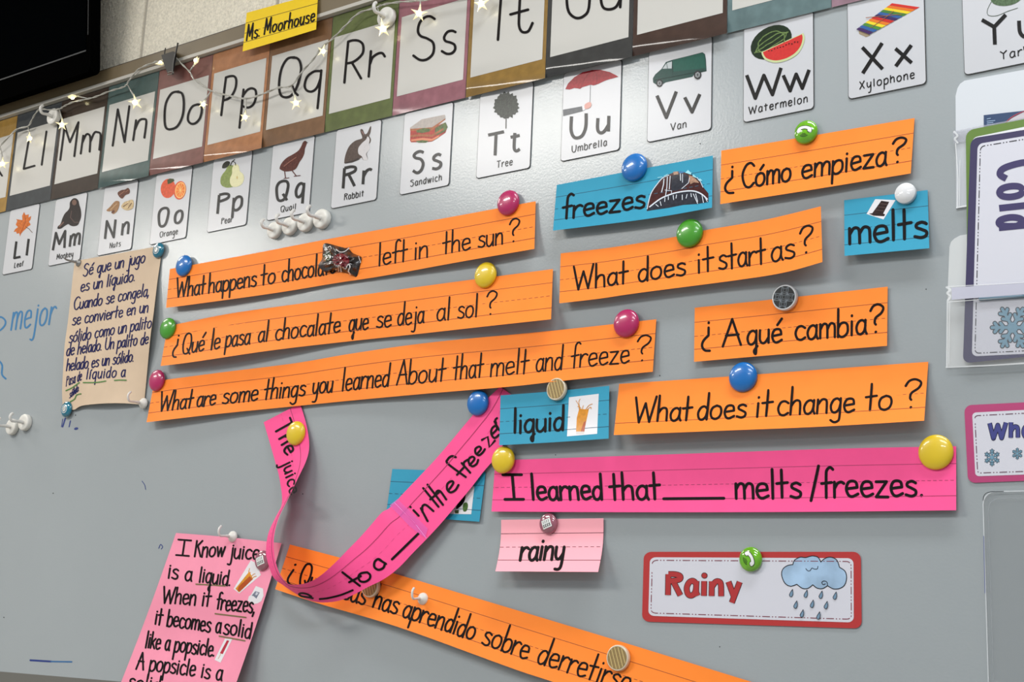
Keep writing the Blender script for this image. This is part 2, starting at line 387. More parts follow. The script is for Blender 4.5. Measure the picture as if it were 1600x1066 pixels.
# block wall with a rounded groove at every mortar joint
def block_wall():
    b = MB(); bw, bh = 0.405, 0.203; x_j = wall_joint_x
    m2 = mat('mortar joint', (186, 180, 168), 0.8, bump=0.6, bscale=170)
    g = 0.005
    nx0 = int((-3.4 - x_j) / bw) - 1; z_c = wall_joint_z
    k0 = int((0 - z_c) / bh) - 1
    for k in range(k0, 30):
        z0 = z_c + k * bh; z1 = min(z0 + bh, CEIL)
        if z1 <= 0 or z0 >= CEIL: continue
        z0 = max(z0, 0); off = 0 if k % 2 == 0 else bw / 2
        for i in range(nx0, nx0 + 22):
            x0 = x_j + i * bw + off; x1 = x0 + bw
            b.box(x0 + g, x1 - g, YW, YW + 0.004, z0 + g, z1 - g, WALL)
    b.box(-4, 5, YW + 0.0025, YW + 0.1, 0, CEIL, m2)
    return tag(b.build('wall_back'), kind='structure')
pj = P(223, 60, -YW); wall_joint_x = float(pj[0]); wall_joint_z = float(P(222, 87, -YW)[2]) - 0.03
block_wall()
box_obj('floor', -4, 5, -6.5, YW + 0.1, -0.05, 0, mat('vinyl floor', (150, 146, 138), 0.4, noise=0.05))
box_obj('ceiling', -4, 5, -6.5, YW + 0.1, CEIL, CEIL + 0.05, mat('ceiling tile', (215, 213, 206), 0.9))

# ------------------------------------------------------------------ whiteboard
xL, xR = -1.2, 3.6
zt, zb = float(P(400, 78, 0)[2]), Z0 - 9.27 * U
ZT = Z0 + 2.17 * U; ZR = Z0 + 2.51 * U
BOARD = mat('whiteboard enamel', (156, 162, 165), 0.21, noise=0.02, scale=3.0, bump=0.06, bscale=260, spec=0.5)
wb = empty('whiteboard', (1.2, 0, zb))
tag(wb, 'long grey-white magnetic whiteboard with a brown tack rail, covered in paper strips', 'whiteboard')
b = MB(); b.box(xL, xR, 0, YW - 0.002, zb, ZT, BOARD); b.build('writing_surface', wb)
b = MB(); RAIL = mat('brown tack rail', (112, 98, 74), 0.45, noise=0.06, scale=12)
LIP = mat('pale rail lip', (188, 184, 176), 0.4)
b.box(xL, xR, -0.010, YW - 0.002, ZT + 0.004, ZR - 0.003, RAIL); b.box(xL, xR, -0.008, YW - 0.002, ZR - 0.003, ZR, mat('dark rail edge', (38, 33, 28), 0.6))
b.build('tack_rail', wb)
b = MB(); b.box(xL, xR, -0.012, -0.0002, ZT - 0.003, ZT + 0.004, LIP); b.build('rail_lip', wb)
b = MB(); b.box(xL, xR, -0.0004, YW - 0.002, zb - 0.028, zb, mat('aluminium trim', (120, 118, 112), 0.4, metal=0.4)); b.build('bottom_trim', wb)
BLUEPEN = mat('blue dry marker', (32, 110, 160), 0.5)
MARKS = Plane(0.0)
def mark(name, fn, lab=None):
    b = MB(MARKS); fn(b); o_ = b.build(name, wb)
    if lab: tag(o_, lab)
NB = mat('dark blue dry marker', (28, 50, 120), 0.5)
tup = lambda s_: [tuple(map(float, t.split(','))) for t in s_.split()]
mark('marker_word', lambda b: (text(b, 'mejor', (16, 516), (84, 506), (4, -27), BLUEPEN, 2.8, off=0.0002, asc=1.5, desc=0.9)), 'blue handwritten word mejor')
mark('marker_word', lambda b: b.stroke(cat(z4(0, 440, '-30,250 0,222 30,240 32,270 0,305 -30,300')), 2.8, BLUEPEN, 0.0002), 'end of a blue handwritten word cut by the photo edge')
mark('marker_word', lambda b: b.stroke(cat([(-6, 560), (3, 570), (3, 585), (9, 592)]), 2.8, BLUEPEN, 0.0002), 'last stroke of a lower blue word')
mark('marker_line', lambda b: (b.stroke([(47.5, 1032), (80, 1034)], 3.0, NB, 0.0002), b.stroke([(80, 1034), (112, 1034.5)], 2.4, mat('worn blue marker', (50, 100, 150), 0.5), 0.0002)), 'short blue line near the bottom of the board')
for s_, w_ in (('98,655 96,667', 1.2), ('102,654 97.8,667', 2.4), ('110,658 108,667', 1.8)): mark('marker_stroke', lambda b: b.stroke(tup(s_), w_, NB, 0.0002))
mark('marker_blot', lambda b: b.poly(ell(119, 670, 3.4, 2, -15), NB, 0.0002))
mark('marker_stroke', lambda b: b.stroke(cat([(248, 857), (251, 851), (254, 855), (252, 858)]), 1.3, NB, 0.0002))
mark('marker_stroke', lambda b: b.stroke(cat([(222, 752), (226, 758), (227.5, 765)]), 1.0, NB, 0.0002))
for x_, y_ in ((1094, 224.5), (1124.5, 1011), (1447, 452), (61, 272), (83, 771), (118, 649), (473, 772), (868, 711), (6, 965), (1031, 587)): mark('marker_speck', lambda b: b.poly(ell(x_, y_, 0.9, 0.8, 0, 8), INK, 0.0002))

# ------------------------------------------------------------------ television
def tv():
    c0 = P(141, 111, 0.053); right_x = float(c0[0])
    # tilt: find how far the top leans out so that the side edge stays upright in the photograph
    ds = np.linspace(0.05, 0.12, 200); q = P(np.full(200, 142.), np.zeros(200), ds); k = np.argmin(abs(q[:, 0] - right_x)); top = q[k]
    up = Vector(tuple(top - c0)); up.x = 0; L = up.length; up.normalize(); nrm = Vector((0, -up.z, up.y)).normalized()
    if nrm.y > 0: nrm = -nrm
    t = empty('television', (right_x - 0.5, float(c0[1]), float(c0[2])))
    tag(t, 'black flat television mounted on the wall at the top left corner', 'television')
    W, H = 1.05, 0.6
    o = Vector((right_x, float(c0[1]), float(c0[2])))
    X = Vector((-1, 0, 0))
    pt = lambda a, h, d: tuple(o + X * a + up * h + nrm * d)
    BK = mat('black gloss bezel', (4, 4, 4), 0.4, spec=0.0)
    b = MB(); r = 0.012; out = []
    for cx, cy, a0 in ((W - r, r, 180), (r, r, 270), (r, H - r, 0), (W - r, H - r, 90)):
        for k in range(6):
            a = math.radians(a0 + 18 * k); out.append((cx - r * math.cos(a), cy + r * math.sin(a)))
    f = [b.r(pt(a, h, 0)) for a, h in out]; g = [b.r(pt(a, h, -0.025)) for a, h in out]
    b.face(f, BK); b.face(g[::-1], BK)
    for i in range(len(f)): b.face((f[i], f[(i + 1) % len(f)], g[(i + 1) % len(f)], g[i]), BK)
    b.build('bezel', t)
    SCR = mat('dark screen', (3, 4, 5), 0.3, spec=0.0)
    bx, bh = 0.014, 0.048
    b = MB(); q = [b.r(pt(a, h, 0.0012)) for a, h in ((bx, bh), (W - bx, bh), (W - bx, H - 0.014), (bx, H - 0.014))]; b.face(q, SCR); b.build('screen', t)
    b = MB(); GR = mat('grey bezel line', (52, 54, 56), 0.45, spec=0.1)
    for (a0, h0, a1, h1) in ((bx - 0.001, bh - 0.0025, W - bx, bh + 0.0005), (0.0058, 0.08, 0.0075, H - 0.014)):
        q = [b.r(pt(a, h, 0.0016)) for a, h in ((a0, h0), (a1, h0), (a1, h1), (a0, h1))]; b.face(q, GR)
    b.build('bezel_line', t)
    b = MB(); p0 = o + X * 0.5 + up * 0.3
    b.box(p0.x - 0.2, p0.x + 0.2, p0.y + 0.028, YW - 0.0005, p0.z - 0.12, p0.z + 0.12, mat('black mount', (15, 15, 15), 0.6)); b.build('wall_mount', t)
tv()

# ------------------------------------------------------------------ large alphabet posters
PW, PH = 1.5155, 2.13
def post_px(i, u, v, d=0.002):    # place on poster i -> photograph point
    return tuple(pix(b3((-0.165 + PW * (i + u), -PH * (1 - v), -d / U))))
def poster(i, name, col, letters, label, curl):
    d0 = 0.0022
    L = [post_px(i, 0.003, v) for v in (0, 1)]; R = [post_px(i, 0.997, v) for v in (0, 1)]
    tops = [post_px(i, 0.003 + 0.994 * k / 6, 0) for k in range(7)]; bots = [post_px(i, 0.003 + 0.994 * k / 6, 1) for k in range(7)]
    sh = Sheet(tops, bots, d0, lambda u, v: curl[0] * np.clip(v, 0, 1) ** 5 + curl[1] * np.sin(np.pi * u) * np.clip(v - 0.55, 0, 1) ** 2 * 3 + curl[2] * np.sin(np.pi * np.clip(v, 0, 1)) ** 2 + curl[3] * np.sin(np.pi * np.clip((v - .78 - .07 * u) / .26, 0, 1)) ** 2)
    m = mat('laminated border ' + name, col, 0.45, noise=0.16, scale=45, coat=0.5, coatr=0.07, spec=0.12)
    mw = mat('laminated white sheet', (188, 186, 181), 0.4, coat=0.45, coatr=0.16)
    b = MB(sh); b.grid(sh, 16, 40, m, 0.0004, mat('poster back', (190, 188, 184), 0.6))
    root = b.build('alphabet_poster'); tag(root, label, 'poster', 'large alphabet posters under the rail')
    b = MB(sh); nu, nv = 12, 14
    iu, iv0, iv1 = 0.045, 0.187, 0.8466
    gi = [[b.v(*map(float, sh.S(np.array([iu + (1 - 2 * iu) * a / nu]), np.array([iv0 + (iv1 - iv0) * c / nv]))[0]), 0.0003) for c in range(nv + 1)] for a in range(nu + 1)]
    for a in range(nu):
        for c in range(nv): b.face((gi[a][c], gi[a][c + 1], gi[a + 1][c + 1], gi[a + 1][c]), mw, True)
    b.build('white_panel', root)
    if letters:
        b = MB(sh)
        for st in letters: b.stroke(cat(st, 8) if len(st) > 2 else st, 3.1 + 0.13 * i, INK, 0.0007)
        b.build('lettering', root)
def lt(*strokes): return [[tuple(map(float, p.split(','))) for p in s_.split()] for s_ in strokes]
def big(s, p0, p1, up, asc=2.0):
    mb = MB(); rec = []
    class R: pass
    class Rec:
        def stroke(self, q, w, m, off, cap): rec.append(('raw', q))
    text(Rec(), s, p0, p1, up, INK, 1, asc)
    return [r[1] for r in rec]
pl = []
pl.append((-1, 'ochre', (150, 116, 52), lt('-4,262 0,270 3,274.5'), 'ochre-bordered letter poster cut off by the left edge of the photo'))
pl.append((0, 'slate', (52, 56, 60), lt('46,212 37,264 37,264 54,259', '72.5,205.5 65,257.5'), 'dark slate-bordered poster showing the big letters Ll'))
pl.append((1, 'darkbrown', (48, 34, 24), lt('94,250 101,197 101,197 109,222 109,222 122.5,191 122.5,191 116,244', '130,212 126,240', '129,222 134,211 138.5,210 141,216 140,237', '141,222 147,208 152,206.5 157,211 155,234'), 'dark brown-bordered poster showing the big letters Mm'))
pl.append((2, 'darkteal', (66, 86, 84), lt('176,227.5 184,171 184,171 194.5,222 194.5,222 202,166', '212.5,188 208,219', '211,202 217,189 224,186 228.5,190 225.5,215'), 'dark teal-bordered poster showing the big letters Nn'))
pl.append((3, 'mauvebrown', (122, 82, 76), [cat([(279, 143), (268, 146), (259, 162), (257, 185), (259, 199), (266, 202), (277, 197), (285, 181), (287, 160), (284, 146), (276, 143.5)], 6), cat([(310, 163), (301, 166), (295, 176), (293.5, 187), (298, 193), (305, 192.5), (312, 185), (315, 173), (314, 165), (308, 163)], 6)], 'mauve-brown-bordered poster showing the big letters Oo'))
pl.append((4, 'copper', (164, 112, 76), lt('353,121 345.5,180', '353,121 360,119 366,119.5 369,125 368,137 363,148 357,154 349,157', '380.5,140 374,199.5', '379,150 386,141 393,138 399,141 400,150 397,161 391,167 384,168 378,165'), 'copper-bordered poster showing the big letters Pp'))
pl.append((5, 'tan', (116, 84, 58), [cat([(460, 89.5), (449, 92), (440, 107), (436, 130), (438, 147), (445, 152), (455, 149), (464, 135), (470, 112), (469, 98), (464, 91), (457, 90)], 6)] + lt('457,135 460,143 465,148.5', '500,111 490,112 480,120 476,133 479,141 487,143 495,137 501,122', '502,110 499,140 496,169'), 'tan-bordered poster showing the big letters Qq'))
pl.append((6, 'olive', (92, 102, 58), lt('544,65 538,129', '544,65 552,63 561,64 567,70 567,82 560,91 551,97 542,99', '550,98 564,122.5', '579.5,80 576,119.5', '578,100 582,90 590,84 597,83 601,88'), 'olive green-bordered poster showing the big letters Rr'))
pl.append((7, 'dustyrose', (144, 94, 104), lt('679,29.5 672,25.5 664,27 656,35 653,48 657,56 667,60 676,66 678,76 675,86 666,93 656,93.5 646,87', '711.5,50 706,48 699,50 694,58 696,64 704,66.5 710,70 711,77 706,83 698,84 690.5,80'), 'dusty rose-bordered poster showing the big letters Ss'))
pl.append((8, 'gold', (134, 104, 52), lt('783,-8 778,62', '764,-4 806,-16', '813,-16 811,25 811,40 814,48 819,50.5 826,48 832,36', '797.5,22.5 825,15'), 'gold-bordered poster with letters Tt, their tops out of frame'))
pl.append((9, 'charcoal', (54, 54, 54), lt('886,-30 885.5,0 889,19 900,28 912,25 920,12 922,-30', '940,-20 939,0 943,12 953,14.5 963,10 970,-4', '971,-20 969,11'), 'charcoal-bordered poster with letters Uu, only their bottoms in frame'))
pl.append((10, 'espresso', (62, 46, 40), None, 'espresso brown-bordered poster above the green van card'))
pl.append((11, 'greyteal', (92, 112, 114), None, 'grey-teal-bordered poster above the watermelon card'))
pl.append((12, 'lilac', (140, 112, 124), None, 'lilac-bordered poster whose bottom corner shows above the xylophone card'))
CURL = {-1: 0, 0: 0, 1: .0003, 2: .0045, 3: .0045, 4: .0055, 5: .0015, 6: .0004, 7: .0012, 8: .0055, 9: .006, 10: .0055, 11: .0004, 12: .0004}
for k, (i, nm, c, l, lab) in enumerate(pl):
    poster(i, nm, c, l, lab, (0.001 + .4 * CURL[i], 0.001 + 0.4 * CURL[i], 0.001, CURL[i]))

# ------------------------------------------------------------------ small picture cards
CARDX = {'L': (0, .017), 'M': (1.54, .027), 'N': (3.08, .019), 'O': (4.61, .009), 'P': (6.18, -.005), 'Q': (7.70, .0), 'R': (9.21, .017), 'S': (10.71, .018),
         'T': (12.25, .002), 'U': (13.81, .002), 'V': (15.27, -.023), 'W': (16.76, -.027), 'X': (18.24, -.054), 'Y': (19.72, -.06)}
CA = 1.3786
BLACK = mat('printed black', (15, 14, 15), 0.5, spec=0.15, coat=0.25, coatr=0.2)
CARDW = mat('laminated card', (190, 191, 196), 0.45, coat=0.5, coatr=0.2, bump=0.04, bscale=110)
def card_px(k, u, v, d=0.0016):
    x, z = CARDX[k]; return tuple(pix(b3((x + u, z + v * CA, -d / U))))
def pic(root, name, shapes, surf, lab=None):
    b = MB(surf); o = 0.0002
    for sh_ in shapes:
        if sh_[0] == 'p': b.poly(sh_[1], sh_[2], o)
        else: b.stroke(sh_[1], sh_[3], sh_[2], o)
        o += 0.00006
    r = b.build(name, root)
    if lab: tag(r, lab)
    return r
def card(k, letters, cap, label, picname, shapes, capx):
    q = [card_px(k, *c) for c in ((0, 0), (1, 0), (1, 1), (0, 1))]
    out = rq(q, 0.05, CA); sf = Plane(0.0016)
    b = MB(sf); b.poly(out, CARDW, 0.0); root = b.build('letter_card', origin=P(*bil(q, .5, .5), 0.0016))
    tag(root, label, 'letter card', 'small picture letter cards')
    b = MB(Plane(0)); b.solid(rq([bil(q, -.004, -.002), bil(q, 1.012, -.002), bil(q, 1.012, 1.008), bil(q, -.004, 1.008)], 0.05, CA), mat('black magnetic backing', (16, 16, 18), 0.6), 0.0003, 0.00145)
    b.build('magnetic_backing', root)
    def base(x, v):
        us = np.linspace(-.2, 1.3, 80); pts = np.array([card_px(k, u, v) for u in us]); return (x, float(np.interp(x, pts[:, 0], pts[:, 1])))
    up = np.subtract(card_px(k, .5, .60), card_px(k, .5, .775))
    b = MB(sf); s = abs(up[1]) / 24
    for ch, x0, x1 in letters:
        text(b, ch, base(x0, .775), base(x1, .775), up, BLACK, 5.0 * s, 1.47, 'flat', 0.0003, desc=0.62)
    b.build('lettering', root)
    upc = np.subtract(card_px(k, .5, .875), card_px(k, .5, .93))
    b = MB(sf); text(b, cap, base(capx[0], .928), base(capx[1], .928), upc, BLACK, 1.55 * s, 1.4, 'flat', 0.0003, gap=3.2, n=4)
    b.build('caption', root)
    pic(root, picname, shapes, sf)
def pm(n, c, noise=0.0, scale=200): return mat('print ' + n, c, 0.6, noise=noise, scale=scale, coat=0.22, coatr=0.2, spec=.1)
rust = pm('rust leaf', (196, 104, 40), .3); dkbrown = pm('ape brown', (36, 26, 24), .3); nutb = pm('nut brown', (150, 112, 76), .3); date = pm('date brown', (96, 58, 44), .3)
opx, oy = 0, 230
leaf = [('p', z4(0, 230, '150,405 160,425 180,420 178,440 195,430 190,455 180,465 192,485 172,498 160,512 145,525 132,540 125,558 120,537 105,542 100,528 85,530 95,512 112,500 98,485 108,460 100,450 125,454 140,456 138,430'), rust),
        ('s', z4(0, 230, '160,498 180,510 202,534'), pm('leaf stem', (90, 60, 40)), 0.9), ('s', z4(0, 230, '155,425 158,470 128,540'), pm('leaf vein', (160, 70, 30)), 0.7)]
card('L', [('L', 21, 32), ('l', 40, 43)], 'Leaf', 'small card with an orange maple leaf, letters Ll', 'leaf_picture', leaf, (22, 36))
ape = [('p', cat(z4(0, 230, '455,322 475,320 490,335 496,360 505,390 508,430 498,465 485,488 460,495 440,490 425,482 400,497 380,510 360,510 362,495 378,480 390,445 405,415 425,395 435,375 437,345'), 4, True), dkbrown),
       ('p', ell(464 / 4, 230 + 346 / 4, 3.6, 4.4, 0), pm('ape face', (112, 84, 72))), ('s', z4(0, 230, '447,400 440,440 465,470 490,470'), pm('ape light', (84, 64, 58)), 1.4), ('s', z4(0, 230, '372,496 396,470'), pm('ape hand', (110, 80, 70)), 2)]
card('M', [('M', 81, 102), ('m', 107.5, 124)], 'Monkey', 'small card with a dark sitting ape, letters Mm', 'ape_picture', ape, (88, 114))
nuts = [('p', cat(z4(0, 230, '735,285 760,268 780,265 800,255 812,270 808,290 785,300 765,322 745,310'), 4, True), date), ('s', z4(0, 230, '745,300 778,275'), pm('date light', (150, 100, 80)), 1), ('s', z4(0, 230, '785,280 802,268'), pm('date light', (150, 100, 80)), 1),
        ('p', cat(z4(0, 230, '665,395 690,370 720,338 745,340 745,365 735,395 720,412 705,418 700,400 680,402'), 4, True), nutb), ('s', z4(0, 230, '690,392 728,355'), pm('nut light', (190, 156, 116)), 1.2),
        ('p', ell(706 / 4, 230 + 404 / 4, 3, 2, -50), date), ('p', cat(z4(0, 230, '757,370 775,345 800,335 825,328 835,345 830,380 800,395 775,390'), 4, True), pm('pistachio', (196, 172, 132), .25)),
        ('s', z4(0, 230, '770,372 800,352'), date, 1), ('s', z4(0, 230, '800,382 822,350'), date, 1)]
card('N', [('N', 162.5, 179), ('n', 189, 201)], 'Nuts', 'small card with brown nuts, letters Nn', 'nuts_picture', nuts, (171, 188))
org = pm('orange skin', (214, 88, 56), .2); cit = pm('citrus flesh', (238, 130, 60), .15)
oran = [('p', ell(1050 / 4, 230 + 258 / 4, 11.4, 15.2, 8), org), ('p', z4(0, 230, '1048,232 1045,205 1060,196 1085,198 1090,210 1070,225'), pm('leaf green', (70, 76, 44))),
        ('p', ell(1124 / 4, 230 + 270 / 4, 9.6, 14.6, 10), org), ('p', ell(1127 / 4, 230 + 269 / 4, 8, 12.6, 10), pm('pith', (250, 206, 130))), ('p', ell(1127 / 4, 230 + 269 / 4, 7, 11.3, 10), cit)]
for a in range(0, 180, 36):
    c = math.cos(math.radians(a)); s_ = math.sin(math.radians(a)); oran.append(('s', [(281.7 - 6.6 * c, 297.2 - 10.8 * s_), (281.7 + 6.6 * c, 297.2 + 10.8 * s_)], pm('pith', (250, 206, 130)), 0.6))
card('O', [('O', 245, 262.5), ('o', 271, 285)], 'Orange', 'small card with a whole and a halved orange, letters Oo', 'orange_picture', oran, (249, 277.5))
pear = [('p', cat(z4(0, 230, '1440,112 1425,112 1410,145 1390,170 1378,200 1382,235 1410,252 1440,252 1462,240 1470,180 1460,120'), 4, True), pm('pear green', (132, 146, 84), .2)),
        ('p', cat(z4(0, 230, '1466,108 1452,130 1450,165 1438,195 1438,225 1452,246 1480,248 1510,232 1525,200 1520,170 1500,150 1492,118 1478,106'), 4, True), pm('pear flesh', (222, 218, 176), .06)),
        ('p', ell(1482 / 4, 230 + 190 / 4, 1.2, 2.5, 0), pm('pear core', (200, 180, 120))), ('p', cat(z4(0, 230, '1388,130 1394,105 1415,88 1436,92 1432,112 1410,130'), 4, True), pm('leaf dark', (44, 44, 38))),
        ('s', cat(z4(0, 230, '1440,115 1450,92 1466,78')), pm('leaf dark', (44, 44, 38)), 1.4), ('s', cat(z4(0, 230, '1472,112 1468,96 1452,88')), pm('leaf dark', (44, 44, 38)), 1.2)]
card('P', [('P', 338, 355.5), ('p', 362, 377.5)], 'Pear', 'small card with a green pear and a cut half, letters Pp', 'pear_picture', pear, (345.5, 363))
qb = pm('quail feather', (86, 44, 38), .4, 260)
quail = [('p', cat(z4(300, 0, '692,892 705,880 718,888 714,908 706,930 702,960 690,988 672,1015 655,1048 640,1062 615,1070 580,1072 556,1062 547,1052 560,1020 590,988 630,965 664,942 682,915'), 4, True), qb),
         ('s', cat(z4(300, 0, '578,1066 584,1110')), qb, 1.6), ('s', cat(z4(300, 0, '574,1116 606,1112')), qb, 1.2), ('s', cat(z4(300, 0, '622,1062 650,1098')), qb, 1.6), ('s', cat(z4(300, 0, '638,1102 676,1097')), qb, 1.2),
         ('s', z4(300, 0, '712,888 721,892'), pm('beak', (60, 40, 40)), 1.2), ('s', cat(z4(300, 0, '575,1040 610,1012 650,985')), pm('quail light', (140, 92, 80)), 1.4)]
card('Q', [('Q', 429, 450), ('q', 460, 475)], 'Quail', 'small card with a reddish-brown quail, letters Qq', 'quail_picture', quail, (438, 462))
rb = pm('rabbit fur', (84, 70, 64), .25, 260); rw = pm('rabbit white', (206, 202, 204), .05)
rab = [('p', cat(z4(300, 0, '952,1010 955,985 965,950 985,910 1020,880 1050,870 1064,860 1052,822 1056,806 1068,812 1080,838 1095,832 1110,798 1120,790 1116,828 1108,850 1118,870 1115,890 1105,905 1110,930 1092,960 1098,996 1070,1000 1060,985 1040,1000 1000,1015 956,1022'), 3, True), rb),
       ('p', cat(z4(300, 0, '1088,872 1098,852 1110,872 1106,902 1112,930 1088,962 1098,996 1072,1000 1062,978 1040,960 1040,925 1062,895'), 3, True), rw), ('p', ell(300 + 1084 / 4, 858 / 4, 1, 1.2), BLACK), ('p', z4(300, 0, '960,1015 1010,1000 1040,985 1045,998 1000,1016 956,1023'), pm('rabbit foot', (60, 52, 50))),
       ('s', z4(300, 0, '1062,822 1074,840'), pm('ear pink', (150, 110, 106)), 1.2)]
card('R', [('R', 534, 554), ('r', 565, 579)], 'Rabbit', 'small card with a grey and white rabbit, letters Rr', 'rabbit_picture', rab, (537.5, 568))
red = pm('tomato red', (168, 48, 34), .35); lett = pm('lettuce', (80, 98, 44), .45); crust = pm('crust', (164, 92, 52), .2)
def band(y0, y1, x0=163, xm=300, x1=380, dy=-72): return z4(600, 0, f'{x0},{y0} {xm},{y0-4} {x1},{y0+dy} {x1+4},{y1+dy} {xm},{y1-2} {x0},{y1}')
sand = [('p', z4(600, 0, '163,880 170,890 260,888 300,885 384,830 396,795 384,765 300,800 165,806'), red), ('p', band(798, 818), crust), ('p', z4(600, 0, '163,798 235,746 380,717 384,740 300,796 166,806'), pm('bread', (178, 168, 162), .1)),
        ('p', z4(600, 0, '200,815 250,800 290,806 285,822 240,832 205,828'), lett), ('p', z4(600, 0, '320,800 385,764 398,795 380,822 330,845 318,830'), lett), ('p', z4(600, 0, '165,845 230,838 300,842 370,800 372,812 300,856 230,852 165,858'), crust),
        ('p', z4(600, 0, '195,880 240,872 280,880 262,892 215,892'), lett), ('p', z4(600, 0, '170,872 240,862 300,868 345,845 345,856 300,882 240,876 170,884'), pm('ham', (214, 128, 92)))]
card('S', [('S', 643, 662.5), ('s', 673, 689)], 'Sandwich', 'small card with a stacked sandwich, letters Ss', 'sandwich_picture', sand, (640.5, 690))
rt = random.Random(3); crown = []
for i in range(40):
    a = 2 * math.pi * i / 40; r_ = (1 if i % 2 else 0.88) * rt.uniform(.92, 1.06); crown.append((600 + (765 + 84 * r_ * math.cos(a)) / 4, (662 + 88 * r_ * math.sin(a) * (1 if math.sin(a) < 0 else .95)) / 4))
tree = [('p', crown, pm('foliage', (56, 60, 54), .45, 300)), ('s', z4(600, 0, '763,740 762,802'), pm('trunk', (70, 66, 62)), 1.6)]
card('T', [('T', 761, 786), ('τ', 796, 812)], 'Tree', 'small card with a bushy dark tree, letters Tt', 'tree_picture', tree, (776, 800.5))
ured = pm('umbrella red', (156, 32, 42), .22, 260)
umb = [('s', z4(600, 0, '1290,530 1287,650'), pm('shaft', (130, 130, 134)), 0.9), ('p', z4(600, 0, '1133,557 1150,522 1190,482 1240,452 1300,438 1350,436 1410,450 1450,470 1465,480 1430,490 1400,498 1380,505 1340,524 1310,534 1290,530 1240,545 1225,555 1190,550 1160,560'), ured),
       ('s', cat(z4(600, 0, '1300,438 1262,480 1226,554')), pm('umbrella fold', (120, 30, 40)), 0.7), ('s', cat(z4(600, 0, '1300,438 1330,470 1324,530')), pm('umbrella fold', (120, 30, 40)), 0.7),
       ('p', z4(600, 0, '1118,686 1238,664 1242,694 1120,725'), pm('sleeve', (96, 98, 102), .1)), ('p', z4(600, 0, '1238,664 1254,660 1258,684 1242,692'), pm('cuff', (230, 230, 232))),
       ('p', cat(z4(600, 0, '1254,655 1275,640 1292,640 1296,660 1282,676 1256,680'), 3, True), pm('printed hand', (216, 160, 150)))]
card('U', [('U', 889.5, 917), ('u', 931, 953)], 'Umbrella', 'small card with a hand holding a red umbrella, letters Uu', 'umbrella_picture', umb, (893, 948))
vg = pm('van green', (24, 80, 68), .08)
van = [('p', z4(900, 0, '480,490 495,465 535,430 562,388 602,374 700,350 790,327 806,338 812,370 816,445 785,452 740,462 728,480 560,515 545,525 500,528 482,516'), pm('van body', (30, 66, 60), .1)), ('p', z4(900, 0, '602,378 700,353 788,331 802,345 808,425 610,448'), vg),
       ('p', z4(900, 0, '540,430 566,394 600,384 598,428'), pm('van window', (176, 182, 184))), ('s', z4(900, 0, '566,394 572,428'), pm('van body', (30, 66, 60)), 0.8), ('s', z4(900, 0, '602,380 604,470'), pm('van seam', (20, 52, 48)), 0.7), ('s', z4(900, 0, '490,500 730,455 812,440'), pm('van seam', (20, 52, 48)), 0.8)]
for cx, cy, r_ in ((522, 520, 6), (760, 468, 6.8)):
    van += [('p', ell(900 + cx / 4, cy / 4, r_ * .85, r_, 10), pm('tyre', (36, 36, 38))), ('p', ell(900 + cx / 4, cy / 4, r_ * .55, r_ * .65, 10), pm('hub', (150, 152, 154)))]
    for a in range(3): van.append(('s', [(900 + cx / 4 + 3 * math.cos(a * 1.05), cy / 4 + 4 * math.sin(a * 1.05)), (900 + cx / 4 - 3 * math.cos(a * 1.05), cy / 4 - 4 * math.sin(a * 1.05))], pm('tyre', (36, 36, 38)), .6))
card('V', [('V', 1024.5, 1057.5), ('v', 1068, 1094.5)], 'Van', 'small card with a dark green van, letters Vv', 'van_picture', van, (1047.5, 1072.5))
wm = [('p', ell(900 + 1220 / 4, 264 / 4, 35, 23.5, -32), pm('melon rind', (30, 44, 28), .2))]
for k, o_ in enumerate((-14, -7, 0, 7, 14)):
    pts = []
    for i in range(9):
        t = -1 + 2 * i / 8; x = 31 * t * math.cos(math.asin(min(1, abs(o_) / 22))); y = o_ * math.sqrt(max(0, 1 - t * t)) + rt.uniform(-.7, .7); a = math.radians(-32)
        pts.append((1205 + x * math.cos(a) - y * math.sin(a), 66 + x * math.sin(a) + y * math.cos(a)))
    wm.append(('s', cat(pts, 3), pm('melon stripe', (104, 126, 74), .4, 300), 1.5))
wm += [('p', cat(z4(900, 0, '1158,326 1158,326 1420,206 1420,206 1430,238 1416,290 1382,340 1322,376 1250,392 1190,378 1166,352'), 4, True), pm('rind pale', (190, 200, 150))),
       ('p', cat(z4(900, 0, '1168,326 1168,326 1412,214 1412,214 1416,240 1404,286 1370,330 1314,364 1248,378 1196,366 1176,346'), 4, True), pm('melon red', (196, 52, 50), .08))]
for i in range(11): wm.append(('p', ell(900 + (1205 + 18 * i) / 4, (322 - 6.5 * i + rt.uniform(-5, 5)) / 4, 1.3, .8, -20, 8), BLACK))
card('W', [('W', 1165, 1222), ('w', 1222, 1266)], 'Watermelon', 'small card with a watermelon and a red slice, letters Ww', 'watermelon_picture', wm, (1169.5, 1262))
A_, B_, C_, D_ = z4(1200, 0, '775,20 948,45 632,216 550,184')
xy = [('p', z4(1200, 0, '566,190 632,214 640,222 612,232 570,212'), pm('wood block', (150, 134, 110)))]
bars = [(196, 50, 44), (214, 110, 40), (222, 196, 44), (70, 120, 56), (54, 92, 150), (60, 46, 92), (192, 48, 44), (216, 116, 44), (224, 200, 48), (76, 130, 60), (52, 92, 150), (66, 44, 92)]
for i, c in enumerate(bars):
    t0, t1 = i / 12, (i + .93) / 12; L_ = lambda a, b, t: (a[0] + (b[0] - a[0]) * t, a[1] + (b[1] - a[1]) * t)
    xy.append(('p', [L_(A_, D_, t0), L_(B_, C_, t0), L_(B_, C_, t1), L_(A_, D_, t1)], pm('bar %d %d %d' % c, c)))
